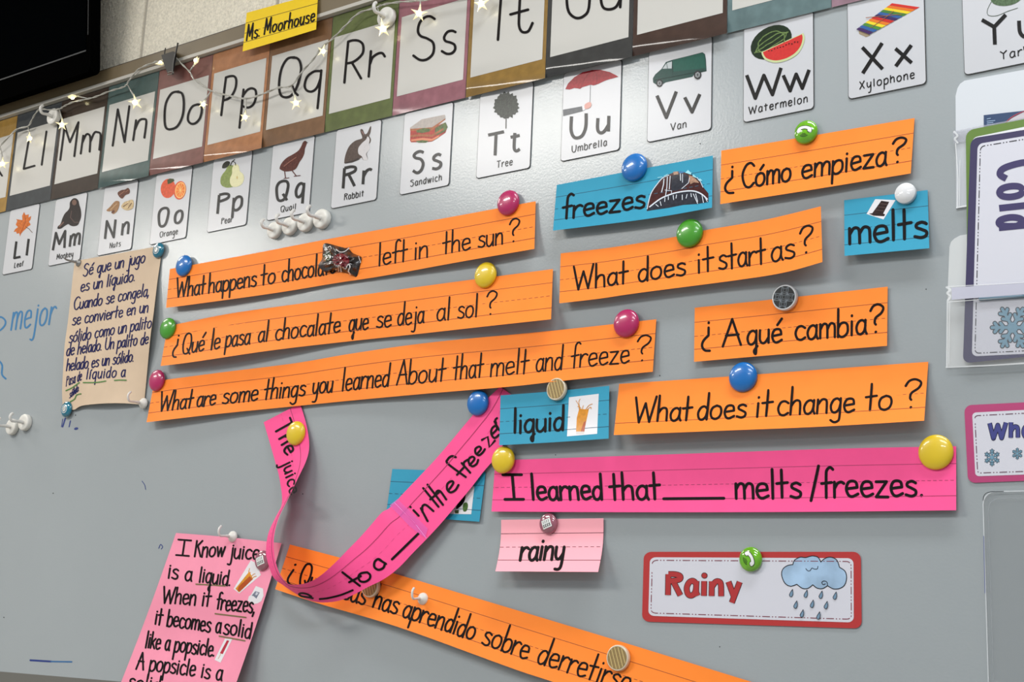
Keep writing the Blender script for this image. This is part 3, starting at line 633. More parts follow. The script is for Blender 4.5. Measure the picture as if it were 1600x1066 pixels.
xy += [('s', z4(1200, 0, '612,110 700,102 835,88'), pm('mallet', (150, 96, 70)), 0.9), ('s', z4(1200, 0, '640,175 720,120 785,70'), pm('mallet', (150, 96, 70)), 0.9)]
card('X', [('X', 1344.5, 1382.5), ('x', 1396, 1428)], 'Xylophone', 'small card with a rainbow xylophone, letters Xx', 'xylophone_picture', xy, (1342.5, 1429))
yn = pm('yarn green', (84, 104, 78), .4, 400)
yarn = [('s', cat(z4(1200, 0, '1400,5 1372,60 1378,95 1430,98 1500,70 1560,50')), pm('yarn strand', (70, 84, 68)), 0.9), ('p', ell(1200 + 1490 / 4, -4, 25, 13, -8), yn)]
card('Y', [('Y', 1534, 1575), ('y', 1590, 1620)], 'Yarn', 'small card with green yarn, letters Yy, at the right edge', 'yarn_picture', yarn, (1562.5, 1610))

# ------------------------------------------------------------------ sentence strips
RO = mat('strip rule brown', (150, 70, 30), 0.7); RP = mat('strip rule plum', (170, 50, 100), 0.7); RB = mat('strip rule teal', (24, 84, 108), 0.7); RK = mat('strip rule grey', (110, 60, 70), 0.7)
def strip(name, cat_, label, group, top, bot, words, m=ORANGE, rm=RO, d=0.0012, lift=None, ink=INK, w=2.7, vs=(.27, .53, .77), nu=40, nv=6, th=0.0003, rw=0.9, side=0.0, asc=2.0, jit=0.35):
    sh = Sheet(top, bot, d, lift, side=side)
    b = MB(sh); b.grid(sh, nu, nv, m, th); rules(b, sh, rm, vs, rw)
    root = b.build(name); tag(root, label, cat_, group)
    for s in words:
        b = MB(sh)
        if len(s) > 3: write(b, sh, s[0], s[1], s[2], ink, w, vs[2] + s[3], vs[1] + s[3], asc, jit=jit)
        else: write(b, sh, s[0], s[1], s[2], ink, w, vs[2], vs[1], asc, jit=jit)
        b.build('handwriting', root)
    return sh, root
GS = 'orange sentence strips'
def wave(a, ph, lo=0.003, lo2=0.003):
    return lambda u, v: lo + a * (np.sin(2 * np.pi * (u * 1.3 + ph)) * 0.5 + 0.5) * v ** 2 + lo2 * v
S1, s1o = strip('sentence_strip', 'sentence strip', 'orange strip reading What happens to chocolate left in the sun, candy stuck on it', GS,
    [(265.5, 420.5), (400, 395.5), (532, 370), (700, 340), (837, 314.5)], [(259.5, 481), (300, 476), (430, 458), (525, 442.5), (600, 431), (720, 409), (835, 389)],
    [('What', 274, 320), ('happens', 325, 400), ('to', 407, 430), ('chocolate', 439.5, 524), ('left', 590, 636), ('in', 646, 669), ('the', 691, 735), ('sun', 746, 786), ('?', 794, 811)], lift=wave(.010, .1), w=2.8)
S2, s2o = strip('sentence_strip', 'sentence strip', 'orange strip in Spanish starting Qué le pasa al chocalate', GS,
    [(262, 510), (275, 507), (360, 490), (480, 473), (600, 456), (707, 441), (864, 420.5)], [(251, 572), (300, 566), (425, 547.5), (550, 533), (662, 521), (760, 510), (861, 499)],
    [('¿', 269, 276), ('Qué', 283, 318), ('le', 328, 343), ('pasa', 351, 390), ('al', 402, 418), ('chocalate', 429, 531), ('que', 544, 575), ('se', 587, 611), ('deja', 620, 662), ('al', 681, 703), ('sol', 714, 746), ('?', 758, 775)], lift=wave(.018, .05), w=2.8)
S3, s3o = strip('sentence_strip', 'sentence strip', 'longest orange strip, reading What are some things you learned', GS,
    [(241, 597), (256, 594), (350, 581.5), (462, 567.5), (550, 552.5), (675, 535), (862, 517), (1025.5, 499)], [(229, 660), (340, 647), (450, 636), (550, 626), (675, 614.5), (800, 604), (880, 595), (1020, 581)],
    [('What', 247, 300), ('are', 306, 336), ('some', 346, 402), ('things', 411, 476), ('you', 487, 519), ('learned', 533, 607), ('About', 619, 695), ('that', 707, 754), ('melt', 765, 825), ('and', 836, 878), ('freeze', 891, 983), ('?', 992, 1015)], lift=wave(.012, .3), w=2.8)
S4, _ = strip('sentence_strip', 'sentence strip', 'orange strip reading Cómo empieza, pinned by a green phone magnet', GS,
    [(1127, 235.5), (1260, 213.5), (1429, 184.5)], [(1125.5, 319), (1275, 295.5), (1423, 271)], [('¿', 1132, 1147), ('Cómo', 1158, 1236), ('empieza', 1251, 1385), ('?', 1391, 1414)], lift=lambda u, v: .002 + .012 * v ** 2 * (1 - .4 * u), w=3.9, asc=1.85)
S5, _ = strip('sentence_strip', 'sentence strip', 'orange strip reading What does it start as', GS,
    [(876, 396), (960, 386), (1055, 370), (1100, 360), (1195, 343.5), (1282.5, 322.5)], [(874, 474), (935, 467), (1000, 457.5), (1150, 438), (1225, 426), (1285, 409.5)],
    [('What', 895, 981), ('does', 996, 1071), ('it', 1088, 1115), ('start', 1122, 1196), ('as', 1204, 1242), ('?', 1249, 1271)], lift=lambda u, v: .003 + .012 * v ** 2 + .022 * np.clip(u - .55, 0, 1) ** 2 * 4, w=3.5)
S6, _ = strip('sentence_strip', 'sentence strip', 'short orange strip reading A qué cambia', GS,
    [(1085.5, 481), (1230, 465.5), (1387, 448)], [(1084.5, 565.5), (1230, 553), (1386, 540.5)], [('¿', 1096, 1110), ('A', 1128, 1157.5), ('qué', 1166, 1222), ('cambia', 1241, 1354), ('?', 1357.5, 1380)], lift=lambda u, v: .002 + .008 * v ** 2, w=3.9)
S7, _ = strip('sentence_strip', 'sentence strip', 'orange strip reading What does it change to, lowest on the right side', GS,
    [(967.5, 600), (1130, 589), (1290, 577), (1450.5, 565.5)], [(959, 680), (1120, 673.5), (1280, 667), (1444, 657.5)], [('What', 989, 1080), ('does', 1088, 1165), ('it', 1179, 1206), ('change', 1213, 1335), ('to', 1351, 1394), ('?', 1410, 1437)], lift=lambda u, v: .002 + .026 * v ** 2, w=3.9)
S8, _ = strip('sentence_strip', 'sentence strip', 'hot pink strip reading I learned that, blank, melts/freezes', 'hot pink sentence strips',
    [(774, 719.5), (805, 718.5), (1150, 706.5), (1320, 701), (1494, 697.5)], [(768, 799.5), (960, 800.5), (1150, 800.5), (1330, 799.5), (1494, 797.5)],
    [('I', 789, 818), ('learned', 830, 942), ('that', 953, 1032), ('_', 1037, 1131), ('melts', 1148, 1252), ('/', 1267, 1280), ('freezes', 1283, 1432), ('.', 1437, 1442)], PINK, RP, lift=lambda u, v: .002 + .007 * v ** 2, w=4.6)
S9, s9o = strip('sentence_strip', 'sentence strip', 'orange strip slanting down to the right at the bottom, reading has aprendido sobre', GS,
    [(453, 851), (532.5, 872), (615, 896), (800, 951.5), (837, 962.5), (1000, 1012), (1175, 1066), (1190, 1070.5)], [(430, 921), (500, 944), (625, 981), (800, 1044.5), (865, 1066), (1000, 1111), (1163, 1166)],
    [('ì', 446, 458), ('Qué', 464, 503), ('cosas', 507, 569), ('has', 581, 619), ('aprendido', 627, 739), ('sobre', 751, 823), ('derretirse', 837, 981)], lift=lambda u, v: .002 + .008 * v ** 2 + .006 * np.sin(np.pi * u) * v, w=3.3)
GB = 'blue word cards'
B1, b1o = strip('word_card', 'word card', 'blue card reading freezes, with a picture of a frosted window', GB, [(870, 289), (1000, 264.5), (1114, 243)], [(864, 360.5), (1012, 342), (1112.5, 324.5)], [('freezes', 878, 1007)], BLUE, RB, lift=lambda u, v: .003 + .014 * v ** 2, w=4.2, nu=20)
B2, b2o = strip('word_card', 'word card', 'blue card reading melts, with a small chocolate picture', GB, [(1319, 313), (1449.5, 297)], [(1319.5, 400), (1452, 388)], [('melts', 1325, 1449)], BLUE, RB, lift=lambda u, v: .002 + .012 * v ** 2, w=5.0, nu=16, vs=(.27, .53, .80))
B4, b4o = strip('word_card', 'word card', 'blue card half hidden behind the curling pink strip', GB, [(613, 733), (759, 738)], [(603, 805), (749, 815.5)], [], BLUE, RB, lift=lambda u, v: .001 + .003 * v, nu=12)
B5, b5o = strip('word_card', 'word card', 'pale pink card reading rainy, its lower edge curling out', None, [(783, 812.5), (943, 810)], [(774, 893), (934.5, 894)], [('rainy', 811, 880)], PALE, RK, lift=lambda u, v: .002 + .026 * np.clip(v - .35, 0, 1) ** 1.5 * 1.9, w=4.8, nu=14, nv=12, vs=(.27, .53, .78), side=3.0)

# pictures taped on the word cards
def surfpart(root, name, sh, shapes, lab=None): return pic(root, name, shapes, sh, lab)
maroon = pm('bark maroon', (66, 32, 32), .25, 200); glassd = pm('window dark', (44, 46, 56), .3, 200); frost = pm('frost white', (206, 212, 222)); iceb = pm('ice blue', (150, 214, 226)); tanp = pm('straw', (166, 130, 108), .3, 300)
KF = 13.325
zf = lambda s_: z4(1000, 240, s_, KF)
fz = [('p', zf('150,1060 240,800 370,620 470,510 560,450 680,400 740,375 850,365 950,400 1050,420 1150,490 1240,570 1300,680 1425,830 1425,1010 1200,1050 900,1066 500,1140 140,1200'), maroon),
      ('p', zf('250,1066 420,950 620,850 800,800 1000,775 1150,790 1290,850 1380,920 1425,1010 1200,1050 900,1070 600,1130 150,1195'), glassd),
      ('p', zf('650,470 860,410 1010,460 1000,600 840,740 760,780 640,770'), glassd), ('p', zf('690,380 790,370 800,430 700,445'), tanp), ('p', zf('800,365 920,375 900,405 810,410'), pm('sky patch', (40, 110, 160))),
      ('p', zf('1020,450 1110,480 1200,570 1230,610 1120,600 1050,640 1020,560'), tanp),
      ('s', cat(zf('150,1150 180,1000 240,810 370,620 470,510 600,450')), frost, 1.3), ('s', cat(zf('200,1110 420,945 620,855 800,805 1000,778 1150,788 1290,850 1400,950')), frost, 2.0),
      ('s', zf('870,730 1010,610 1030,500'), frost, 1.0), ('s', zf('840,420 845,560'), frost, 1.2), ('s', zf('885,430 885,600'), frost, 1.0), ('s', zf('500,530 490,640 450,800'), frost, 1.4), ('s', zf('570,490 560,700 530,890'), frost, 1.3), ('s', zf('630,470 610,740'), frost, 1.2), ('s', zf('520,760 660,775 650,860'), frost, .8),
      ('s', zf('370,500 460,488'), iceb, .9), ('s', zf('500,470 575,430'), iceb, 1.0), ('p', zf('940,400 1000,340 1060,400 1075,375 1060,440 980,410'), iceb), ('p', zf('1090,470 1110,430 1190,510 1150,500'), iceb), ('p', zf('1200,540 1250,520 1300,565 1240,575'), iceb), ('s', zf('1190,500 1260,590 1310,700'), frost, 1.0)]
for x0, y0, x1, y1 in ((520, 920, 515, 1000), (590, 890, 590, 960), (690, 870, 700, 960), (760, 860, 750, 930), (880, 860, 880, 960), (980, 850, 960, 930), (1060, 830, 1070, 900), (1110, 840, 1200, 1040), (1160, 840, 1200, 1000), (1290, 860, 1320, 1020), (1350, 900, 1400, 1000), (420, 1000, 440, 1080), (330, 1060, 380, 1100)):
    fz.append(('s', zf('%d,%d %d,%d' % (x0, y0, x1, y1)), frost, 1.1))
surfpart(b1o, 'frosty_picture', B1, fz, 'cut-out photo of a window hung with icicles')
wp = pm('photo white', (222, 220, 224)); choc = pm('chocolate', (48, 34, 34), .2)
ch = [('p', z4(1200, 150, '670,645 797,651 722,772 616,738'), wp), ('p', z4(1200, 150, '708,655 758,662 715,745 650,735'), choc), ('p', z4(1200, 150, '630,735 700,728 732,740 725,752 660,748'), choc)]
for i in range(3): ch.append(('s', z4(1200, 150, '%d,%d %d,%d' % (700 - 14 * i, 672 + 20 * i, 750 - 12 * i, 680 + 20 * i)), pm('choc line', (110, 90, 86)), .5))
surfpart(b2o, 'chocolate_picture', B2, ch, 'white photo of a chocolate bar')
juice = pm('juice amber', (206, 136, 40), .15); juicer = pm('juice red', (170, 76, 30), .1)
B3, b3o = strip('word_card', 'word card', 'blue card reading liquid, with a juice glass picture', GB, [(782, 618), (870, 611), (952, 603)], [(780, 696), (870, 691), (951, 685.5)], [('liquid', 801, 881)], BLUE, RB, d=0.008, lift=lambda u, v: .002 + .010 * v ** 2, w=4.2, nu=16)
def glass_pic(q):
    return [('p', q, wp)]
jg = [('p', [(889, 621), (935.5, 615.5), (933, 678), (886, 682)], wp), ('p', z4(880, 440, '100,795 150,800 160,800 130,940 80,940 85,850'), juice), ('p', z4(880, 440, '128,880 142,870 132,940 108,940'), juicer), ('p', z4(880, 440, '80,938 132,938 130,952 82,954'), pm('glass base', (206, 200, 196)))]
for st in ('100,800 95,770 80,745', '105,800 98,755 105,735', '120,795 125,775', '140,800 160,775 182,765', '150,800 170,785 175,795', '110,790 90,780'): jg.append(('s', cat(z4(880, 440, st)), juice, .9))
surfpart(b3o, 'juice_picture', B3, jg, 'white photo of a splashing juice glass')
hid = [('p', z4(400, 600, '1100,640 1365,640 1345,815 1190,812'), wp), ('p', cat(z4(400, 600, '1250,770 1290,700 1310,690 1300,740 1265,778'), 4, True), INK), ('p', cat(z4(400, 600, '1295,750 1318,742 1325,765 1315,795 1295,795'), 4, True), pm('green jar', (70, 100, 50), .3)), ('p', z4(400, 600, '1242,790 1268,787 1266,810 1244,810'), pm('green jar dark', (60, 70, 40)))]
surfpart(b4o, 'green_picture', B4, hid, 'white photo with small green shapes')

# ------------------------------------------------------------------ curling pink strip
zb5 = lambda s_: z4(400, 600, s_); zb8 = lambda s_: z4(400, 800, s_)
ribA = zb5('48,240 72,320 95,400 118,480 140,560 155,640 163,710 158,765 132,815 105,868 82,920 68,975 63,1040') + zb8('66,285 84,350 112,415 165,455 215,490 290,535 360,560 430,567 520,555 610,518 700,470 800,420 890,352 980,258') + zb5('1070,966 1160,868 1250,762 1340,655 1425,545 1500,450 1590,350 1680,270')
ribB = zb5('275,122 297,190 318,270 331,350 330,420 310,490 272,570 228,660 190,740 152,815 128,880 114,945 110,1005') + zb8('112,245 122,310 142,372 170,420 205,452 262,455 325,442 385,412 450,360 515,298 575,236 640,170 710,92 785,5') + zb5('840,772 920,688 1000,600 1085,508 1165,414 1240,325 1310,240 1380,160')
# move the last stations on to the end of the strip at the blue magnet
ribB = ribB[:-8] + zb5('835,775 930,675 1030,570 1130,462 1230,345 1330,225 1440,100 1525,18'); ribA = ribA[:-8] + zb5('1070,966 1160,868 1250,762 1340,655 1425,545 1500,455 1560,330 1595,66')
assert len(ribA) == len(ribB)
n = len(ribA); st = np.linspace(0, 1, n)
dA = np.interp(st, [0, .12, .22, .32, .42, .52, .62, .75, .88, 1.0], [.003, .006, .012, .024, .036, .042, .040, .022, .010, .004])
dB = []
for i in range(n):
    a = P(*ribA[i], dA[i]); cand = np.linspace(0.0, 0.13, 400); q = P(np.full(400, ribB[i][0]), np.full(400, ribB[i][1]), cand)
    L = np.linalg.norm(q - a, axis=1); ok = cand >= dA[i]
    L = np.where(ok, abs(L - 0.072), 9); dB.append(cand[np.argmin(L)])
dB = np.array(dB); wgt = np.clip(np.minimum(st / 0.14, (0.80 - st) / 0.28), 0, 1); dB = dA + (dB - dA) * wgt
dB[:2] = dA[:2]
for _ in range(6): dB[1:-1] = .25 * dB[:-2] + .5 * dB[1:-1] + .25 * dB[2:]
RS = Sheet(ribB, ribA, 0.0, byindex=True)
tt = np.linspace(0, 1, RS.n)
RS.dt = _dense([(a, b) for a, b in zip(st * 100, dB)], RS.n, True)[:, 1]; RS.db = _dense([(a, b) for a, b in zip(st * 100, dA)], RS.n, True)[:, 1]
b = MB(RS); b.grid(RS, 150, 8, PINK, 0.0003)
for v, dash in ((.27, 0), (.53, 1), (.77, 0)):
    q = RS.S(np.linspace(0, 1, 300), np.full(300, v)); 
    if dash:
        for i in range(0, 296, 4): b.stroke([tuple(p) for p in q[i:i + 3]], .6, mat('faint strip rule', (226, 70, 134), .7), .0002, 'flat')
    elif v < .5: b.stroke([tuple(p) for p in q], .9, RP, .0002, 'flat')
ribo = b.build('sentence_strip'); tag(ribo, 'hot pink strip curling off the board in a loop, reading in the freezer', 'sentence strip', 'hot pink sentence strips')
b = MB(RS)
text(b, 'The', (428, 667), (447, 712), (12.5, -7), INK, 3.4, off=.0005); text(b, 'juice', (441, 723), (453.5, 774), (10.5, -5), INK, 2.8, off=.0005, asc=1.8)
b.build('handwriting', ribo)
b = MB(RS)
b.stroke(cat(zb8('355,541 330,535 285,528 268,515 285,509 320,515 345,530')), 3.0, INK, .0005); b.stroke(cat(zb8('398,546 450,540 530,520 604,490')), 3.0, INK, .0005)
b.stroke(zb8('540,378 648,462'), 3.6, INK, .0005); b.stroke(zb8('582,440 655,402'), 3.4, INK, .0005); b.stroke(cat(zb8('690,378 655,385 640,405 650,432 680,437 708,420 713,395 695,378'), 6), 3.5, INK, .0005)
b.build('handwriting', ribo)
b = MB(RS)
b.stroke(cat(zb8('790,312 765,295 742,312 740,345 765,362 795,350 805,325'), 6), 3.7, INK, .0005); b.stroke(zb8('765,296 812,325'), 3.6, INK, .0005); b.stroke(zb8('850,296 1014,136'), 3.8, INK, .0005)
b.build('handwriting', ribo)
b = MB(RS)
b.stroke(zb5('962,767 966,771'), 3.4, INK, .0005); b.stroke(zb5('984,790 1016,824'), 3.5, INK, .0005); b.stroke(zb5('1030,778 1072,858'), 3.5, INK, .0005); b.stroke(cat(zb5('1040,800 1040,765 1062,757 1108,795')), 3.5, INK, .0005)
b.stroke(zb5('1045,652 1140,768'), 3.6, INK, .0005); b.stroke(zb5('1072,630 1168,756'), 3.6, INK, .0005); b.stroke(zb5('1088,722 1150,672'), 3.4, INK, .0005); b.stroke(cat(zb5('1120,700 1130,672 1152,672 1188,722')), 3.5, INK, .0005)
b.stroke(cat(zb5('1200,668 1232,622 1222,608 1196,625 1195,660 1215,678 1245,664 1265,632')), 3.5, INK, .0005)
b.build('handwriting', ribo)
b = MB(RS)
b.stroke(cat(zb5('1248,458 1222,452 1198,472 1200,500 1310,582')), 3.6, INK, .0005); b.stroke(zb5('1256,568 1300,520'), 3.4, INK, .0005)
b.stroke(zb5('1285,495 1338,555'), 3.5, INK, .0005); b.stroke(cat(zb5('1300,512 1300,490 1322,474')), 3.4, INK, .0005)
b.stroke(cat(zb5('1335,508 1365,470 1352,455 1330,470 1332,498 1352,515 1378,500 1388,475')), 3.4, INK, .0005)
b.stroke(cat(zb5('1378,440 1405,408 1395,392 1372,405 1372,432 1392,446 1415,430 1430,408')), 3.4, INK, .0005)
b.stroke(zb5('1412,350 1448,330 1448,330 1458,395 1458,395 1492,355'), 3.5, INK, .0005)
b.stroke(cat(zb5('1478,312 1505,282 1497,262 1475,278 1470,312 1490,338 1518,318')), 3.4, INK, .0005); b.stroke(cat(zb5('1490,235 1520,290')), 3.2, INK, .0005); b.stroke(cat(zb5('1500,245 1495,225 1506,214')), 3.2, INK, .0005)
b.build('handwriting', ribo)
TAPE = clear('glossy tape', (240, 120, 210), 0.5, 0.12)
b = MB(RS); b.poly(zb5('835,760 885,720 1000,830 1075,905 1058,962 1005,925 965,895'), TAPE, .0009); b.stroke(zb5('865,742 990,868 1065,965'), .9, mat('tape crease', (240, 150, 220), .2), .0012); b.stroke(zb5('915,790 1000,880'), .8, mat('tape edge', (225, 90, 170), .3), .0012); b.build('tape', ribo)

# ------------------------------------------------------------------ paper notes
KRAFT = mat('tan kraft paper', (206, 184, 160), 0.8, noise=0.04, scale=18, spec=0.2)
K_ = Sheet([(117, 408), (114, 430), (107, 495), (101, 540), (98.5, 580), (97, 612), (98, 637)], [(252, 384), (251, 405), (246, 440), (240, 490), (235, 527), (230, 580), (225, 634)], 0.001,
           lambda u, v: .002 + .06 * np.clip(u - .72, 0, 1) * np.clip(v - .10, 0, 1) * np.clip(1.02 - v, 0, 1) * 4 + .005 * np.sin(np.pi * u) ** 2 + .012 * np.clip(v - .75, 0, 1) * np.sin(np.pi * u) + .002 * np.sin(9 * u + 3 * v))
def K_S(u, v, S0=K_.S):
    r = S0(u, v); k = np.clip((u - .85) / .15, 0, 1) ** 2
    r[..., 1] += k * (4 * np.exp(-((v - .13) / .06) ** 2) - 5 * np.sin(np.pi * np.clip((v - .16) / .84, 0, 1)) ** .6)
    return r
K_.S = K_S
b = MB(K_); b.grid(K_, 46, 40, KRAFT, 0.0003); ko = b.build('note_paper')
tag(ko, 'tan kraft paper with a Spanish text about juice and popsicles', 'note', 'handwritten paper notes')
def lines(root, sh, L, m, w, up, asc, **k):
    for (t, p0, p1) in L:
        b = MB(sh); text(b, t.replace('q', 'Ɋ'), p0, p1, up, m, w, asc, off=.0004, jit=.5, gap=1.1, desc=.85, **k); b.build('handwriting', root)
lines(ko, K_, [('Sé que un jugo', (129, 432), (226, 410)), ('es un líquido.', (125, 456), (210, 439)), ('Cuando se congela,', (114, 485), (232, 462)), ('se convierte en un', (112, 509), (231, 487.5)),
               ('sólido como un palito', (107, 536), (236, 512)), ('de helado. Un palito de', (103, 556), (231, 537)), ('helado es un sólido.', (103, 580), (208, 565))], NAVY, 1.9, (1.6, -11), 1.75)
b = MB(K_); text(b, 'Pasa de', (103, 604), (127, 594), (1, -10), NAVY, 1.3, 1.5, off=.0004); text(b, 'líquido a', (134, 592.5), (195, 588.5), (1.6, -10.5), NAVY, 1.9, 1.6, off=.0004); b.build('handwriting', ko)
b = MB(K_); text(b, 'sólido.', (108, 623), (123, 611), (1, -8), NAVY, 1.2, 1.6, off=.0004); b.build('handwriting', ko)
GRN = mat('green marker', (70, 120, 50), .6)
for q in ('412,682 450,664 495,632', '520,632 600,631 660,622', '715,618 750,616 788,617', '438,752 465,735 478,710 505,702'):
    b = MB(K_); b.stroke(cat(z4(0, 440, q)), 1.8, GRN, .0007); tag(b.build('underline', ko), 'green underline')
PK = mat('pink note paper', (238, 146, 172), 0.7, noise=0.03, scale=20, spec=0.25)
N_ = Sheet([(275, 833), (355, 839.5), (440, 849)], [(183, 1082), (275, 1092), (364, 1082)], 0.001, lambda u, v: .002 + .004 * np.sin(np.pi * u) + .030 * np.clip(v - .2, 0, 1) * u + .006 * np.sin(5 * v)**2, side=2.0)
b = MB(N_); b.grid(N_, 16, 30, PK, 0.0003); no = b.build('note_paper'); tag(no, 'pink paper note beginning I know juice is a liquid', 'note', 'handwritten paper notes')
lines(no, N_, [('I', (275, 868), (295, 869.5)), ('Know', (303, 870), (350, 870)), ('juice', (357, 872), (404, 875)), ('is a', (261, 903.5), (299, 908)), ('liquid.', (310, 909), (359, 915))], INK, 2.9, (2.2, -15), 1.6)
lines(no, N_, [('When it', (252, 942), (328, 947)), ('freezes,', (337, 952), (397, 958)), ('it becomes a', (241, 975), (344, 990)), ('solid', (348, 990), (391, 998))], INK, 2.9, (2.4, -15.5), 1.65)
lines(no, N_, [('like a', (226, 1012), (264, 1017)), ('popsicle.', (271, 1018), (334, 1026)), ('A popsicle', (212, 1046), (304, 1056)), ('is a', (313, 1058), (346, 1064)), ('solid.', (199, 1076), (252, 1083))], INK, 2.9, (2.8, -15.5), 1.65)
OLV = mat('olive marker', (120, 104, 66), .6)
for q in ('625,452 805,463', '745,637 935,660', '770,777 930,806'):
    b = MB(N_); b.stroke(z4(150, 800, q), 2.2, OLV, .0006); tag(b.build('underline', no), 'olive brown underline')
KN = 13.32; zn = lambda s_: z4(360, 860, s_, KN)
jn = [('p', zn('425,210 510,255 575,350 635,515 185,900 65,805'), wp), ('p', zn('105,800 180,880 470,600 410,470 385,430 370,470'), juice), ('p', zn('170,760 400,540 470,600 200,860 150,840'), juicer)]
for q in ('380,440 400,380', '400,480 420,460', '420,560 480,500 510,490', '440,590 500,550 540,540'): jn.append(('s', zn(q), juice, 1.0))
surfpart(no, 'juice_picture', N_, jn, 'cut-out photo of a juice glass')
ic = [('p', zn('530,745 680,800 690,950 640,1066 560,1110 470,1120 360,1050 385,960 430,930'), wp), ('p', zn('520,850 610,880 540,1010 490,960 440,945'), pm('ice grey', (120, 126, 142), .4, 300)), ('p', zn('535,870 585,890 550,940 515,930'), pm('ice pale', (190, 194, 204)))]
surfpart(no, 'ice_picture', N_, ic, 'cut-out photo of ice')
ps = [('p', z4(150, 800, '806,793 852,795 778,943 741,925'), wp), ('p', z4(150, 800, '818,803 833,806 792,890 774,884'), pm('popsicle red', (178, 46, 66))), ('s', z4(150, 800, '780,888 764,918'), pm('stick', (200, 160, 120)), .9)]
surfpart(no, 'popsicle_picture', N_, ps, 'cut-out photo of a red popsicle')
# yellow name card
YC = mat('yellow card', (244, 206, 20), .6, noise=.02, spec=.3)
YS, yo = strip('name_card', 'name card', 'yellow card with a handwritten name, stuck on the tack rail', None, [(385.5, 20), (440, 5), (497, -10)], [(379, 80.5), (435, 64), (494, 46)], [], YC, mat('strip rule olive', (120, 100, 20), .7), d=.0135, lift=lambda u, v: .001 + .004 * v, nu=12)
b = MB(YS); text(b, 'Ms.', (384.5, 63), (405, 57), (1.3, -12.5), INK, 2.5, off=.0004, jit=.4); text(b, 'Moorhouse', (412, 54), (491, 33), (1.5, -12), INK, 2.5, off=.0004, jit=.4); b.build('handwriting', yo)

# ------------------------------------------------------------------ magnets
def spot(px, py, d): return P(px, py, d)
def metres(px, py, ry, d):
    p = P(px, py, d); return ry / np.linalg.norm(pix(p + np.array([0, 0, 0.01])) - pix(p)) * 0.01
DOME = [(0, .0), (.9, 0), (.98, .06), (1, .14), (.985, .22), (.93, .31), (.82, .39), (.66, .455), (.45, .50), (.22, .525), (0, .53)]
def gloss(n, c, **k): return mat('magnet ' + n, c, k.pop('r', .3), coat=.6, coatr=.03, spec=.5, **k)
GM = 'button magnets'
def dsurf(sh, px, py):
    if sh is None: return 0.0012
    u, v = sh.inv(np.array([[px, py]], float)); return float(sh.D(u, v)[0]) + .0004
def button(px, py, ry, m, label, sh=None, d=None, flat=None, low=1.0):
    d0 = dsurf(sh, px, py) if d is None else d
    R = metres(px, py, ry, d0); c = P(px, py, d0 + .25 * R * low); c[1] = -d0
    b = MB(); prof = flat or [(r * R, h * R * low) for r, h in DOME]
    if flat: prof = [(r * R, h * R) for r, h in flat]
    b.lathe(c, prof, m, 44); o = b.build('button_magnet', origin=c); tag(o, label, 'magnet', GM); return o, c, R
BL = gloss('blue', (4, 106, 184)); YL = gloss('yellow', (222, 190, 26), r=.35); MG = gloss('magenta', (176, 30, 92)); GN = gloss('green', (66, 150, 34))
button(286, 415, 16.5, BL, 'blue button magnet at the left end of the chocolate strip', S1)
button(793, 316.5, 19.5, MG, 'magenta button magnet on the right end of the left in the sun strip', S1)
button(261, 513, 16.5, GN, 'green button magnet at the left end of the Spanish chocalate strip', S2)
button(757.5, 429.5, 20, YL, 'yellow button magnet holding the al sol strip', S2)
button(244, 594.5, 16.8, MG, 'magenta button magnet at the left end of the longest strip', S3)
button(977.5, 505, 22, MG, 'magenta button magnet above the word freeze on the longest strip', S3)
button(990, 261, 21.5, BL, 'blue button magnet on the freezes card', B1)
button(1076.5, 364, 22, GN, 'green button magnet on the What does it start as strip', S5)
button(1160, 589, 23.5, BL, 'blue button magnet on the What does it change to strip', S7)
button(745.5, 629.5, 20, BL, 'blue button magnet pinning the upper end of the curling pink strip', RS, d=.006)
button(461, 677, 19, YL, 'yellow button magnet over the word The on the curling pink strip', RS)
button(785, 718.5, 21.3, YL, 'yellow button magnet at the left end of the I learned that strip', S8, d=.0075)
button(1461.5, 706.5, 27.5, YL, 'large yellow button magnet at the right end of the I learned that strip', S8, low=.75)
button(1415, 302.5, 15.8, gloss('white', (216, 216, 218), r=.5), 'flat white round magnet on the melts card', B2, flat=[(0, 0), (.98, 0), (1, .05), (1, .4), (.96, .46), (0, .47)])
FLAT = [(0, 0), (.94, 0), (1, .08), (1, .34), (.96, .42), (.90, .44), (.87, .42), (0, .42)]
flath = lambda r: .42
def faced(px, py, ry, rim, face, label, sh, marks, mk, lab):
    o, c, R = button(px, py, ry, rim, label, sh, flat=FLAT)
    b = MB(DomeSurf(c, R, flath)); b.poly(ell(0, 0, .87, .87, 0, 36), face, .0003)
    for q, w_ in marks: b.stroke(q, w_, mk, .0005, 'flat')
    tag(b.build('face', o), lab); return o
RIM = gloss('cream rim', (214, 200, 176)); WOOD = mat('striped wood face', (146, 122, 76), .35, coat=.5, noise=.12, scale=500); WST = mat('wood stripe', (214, 190, 128), .4, coat=.4)
def stripes(ang):
    out = []
    a = math.radians(ang)
    for k in (-.58, -.28, .02, .32, .60):
        L = math.sqrt(.84 ** 2 - k * k); out.append(([(k * math.cos(a) - L * math.sin(a), k * math.sin(a) + L * math.cos(a)), (k * math.cos(a) + L * math.sin(a), k * math.sin(a) - L * math.cos(a))], .06))
    return out
faced(870, 608.5, 17.5, RIM, WOOD, 'wood-striped round magnet on the liquid card', B3, stripes(-18), WST, 'tan face with pale stripes')
faced(966, 1028.5, 20.5, RIM, WOOD, 'wood-striped round magnet over the word derretirse', S9, stripes(-18), WST, 'tan face with pale stripes')
faced(579, 916, 18, RIM, WOOD, 'wood-striped round magnet half hidden under the curling pink strip', S9, stripes(-18), WST, 'tan face with pale stripes')
quat = []
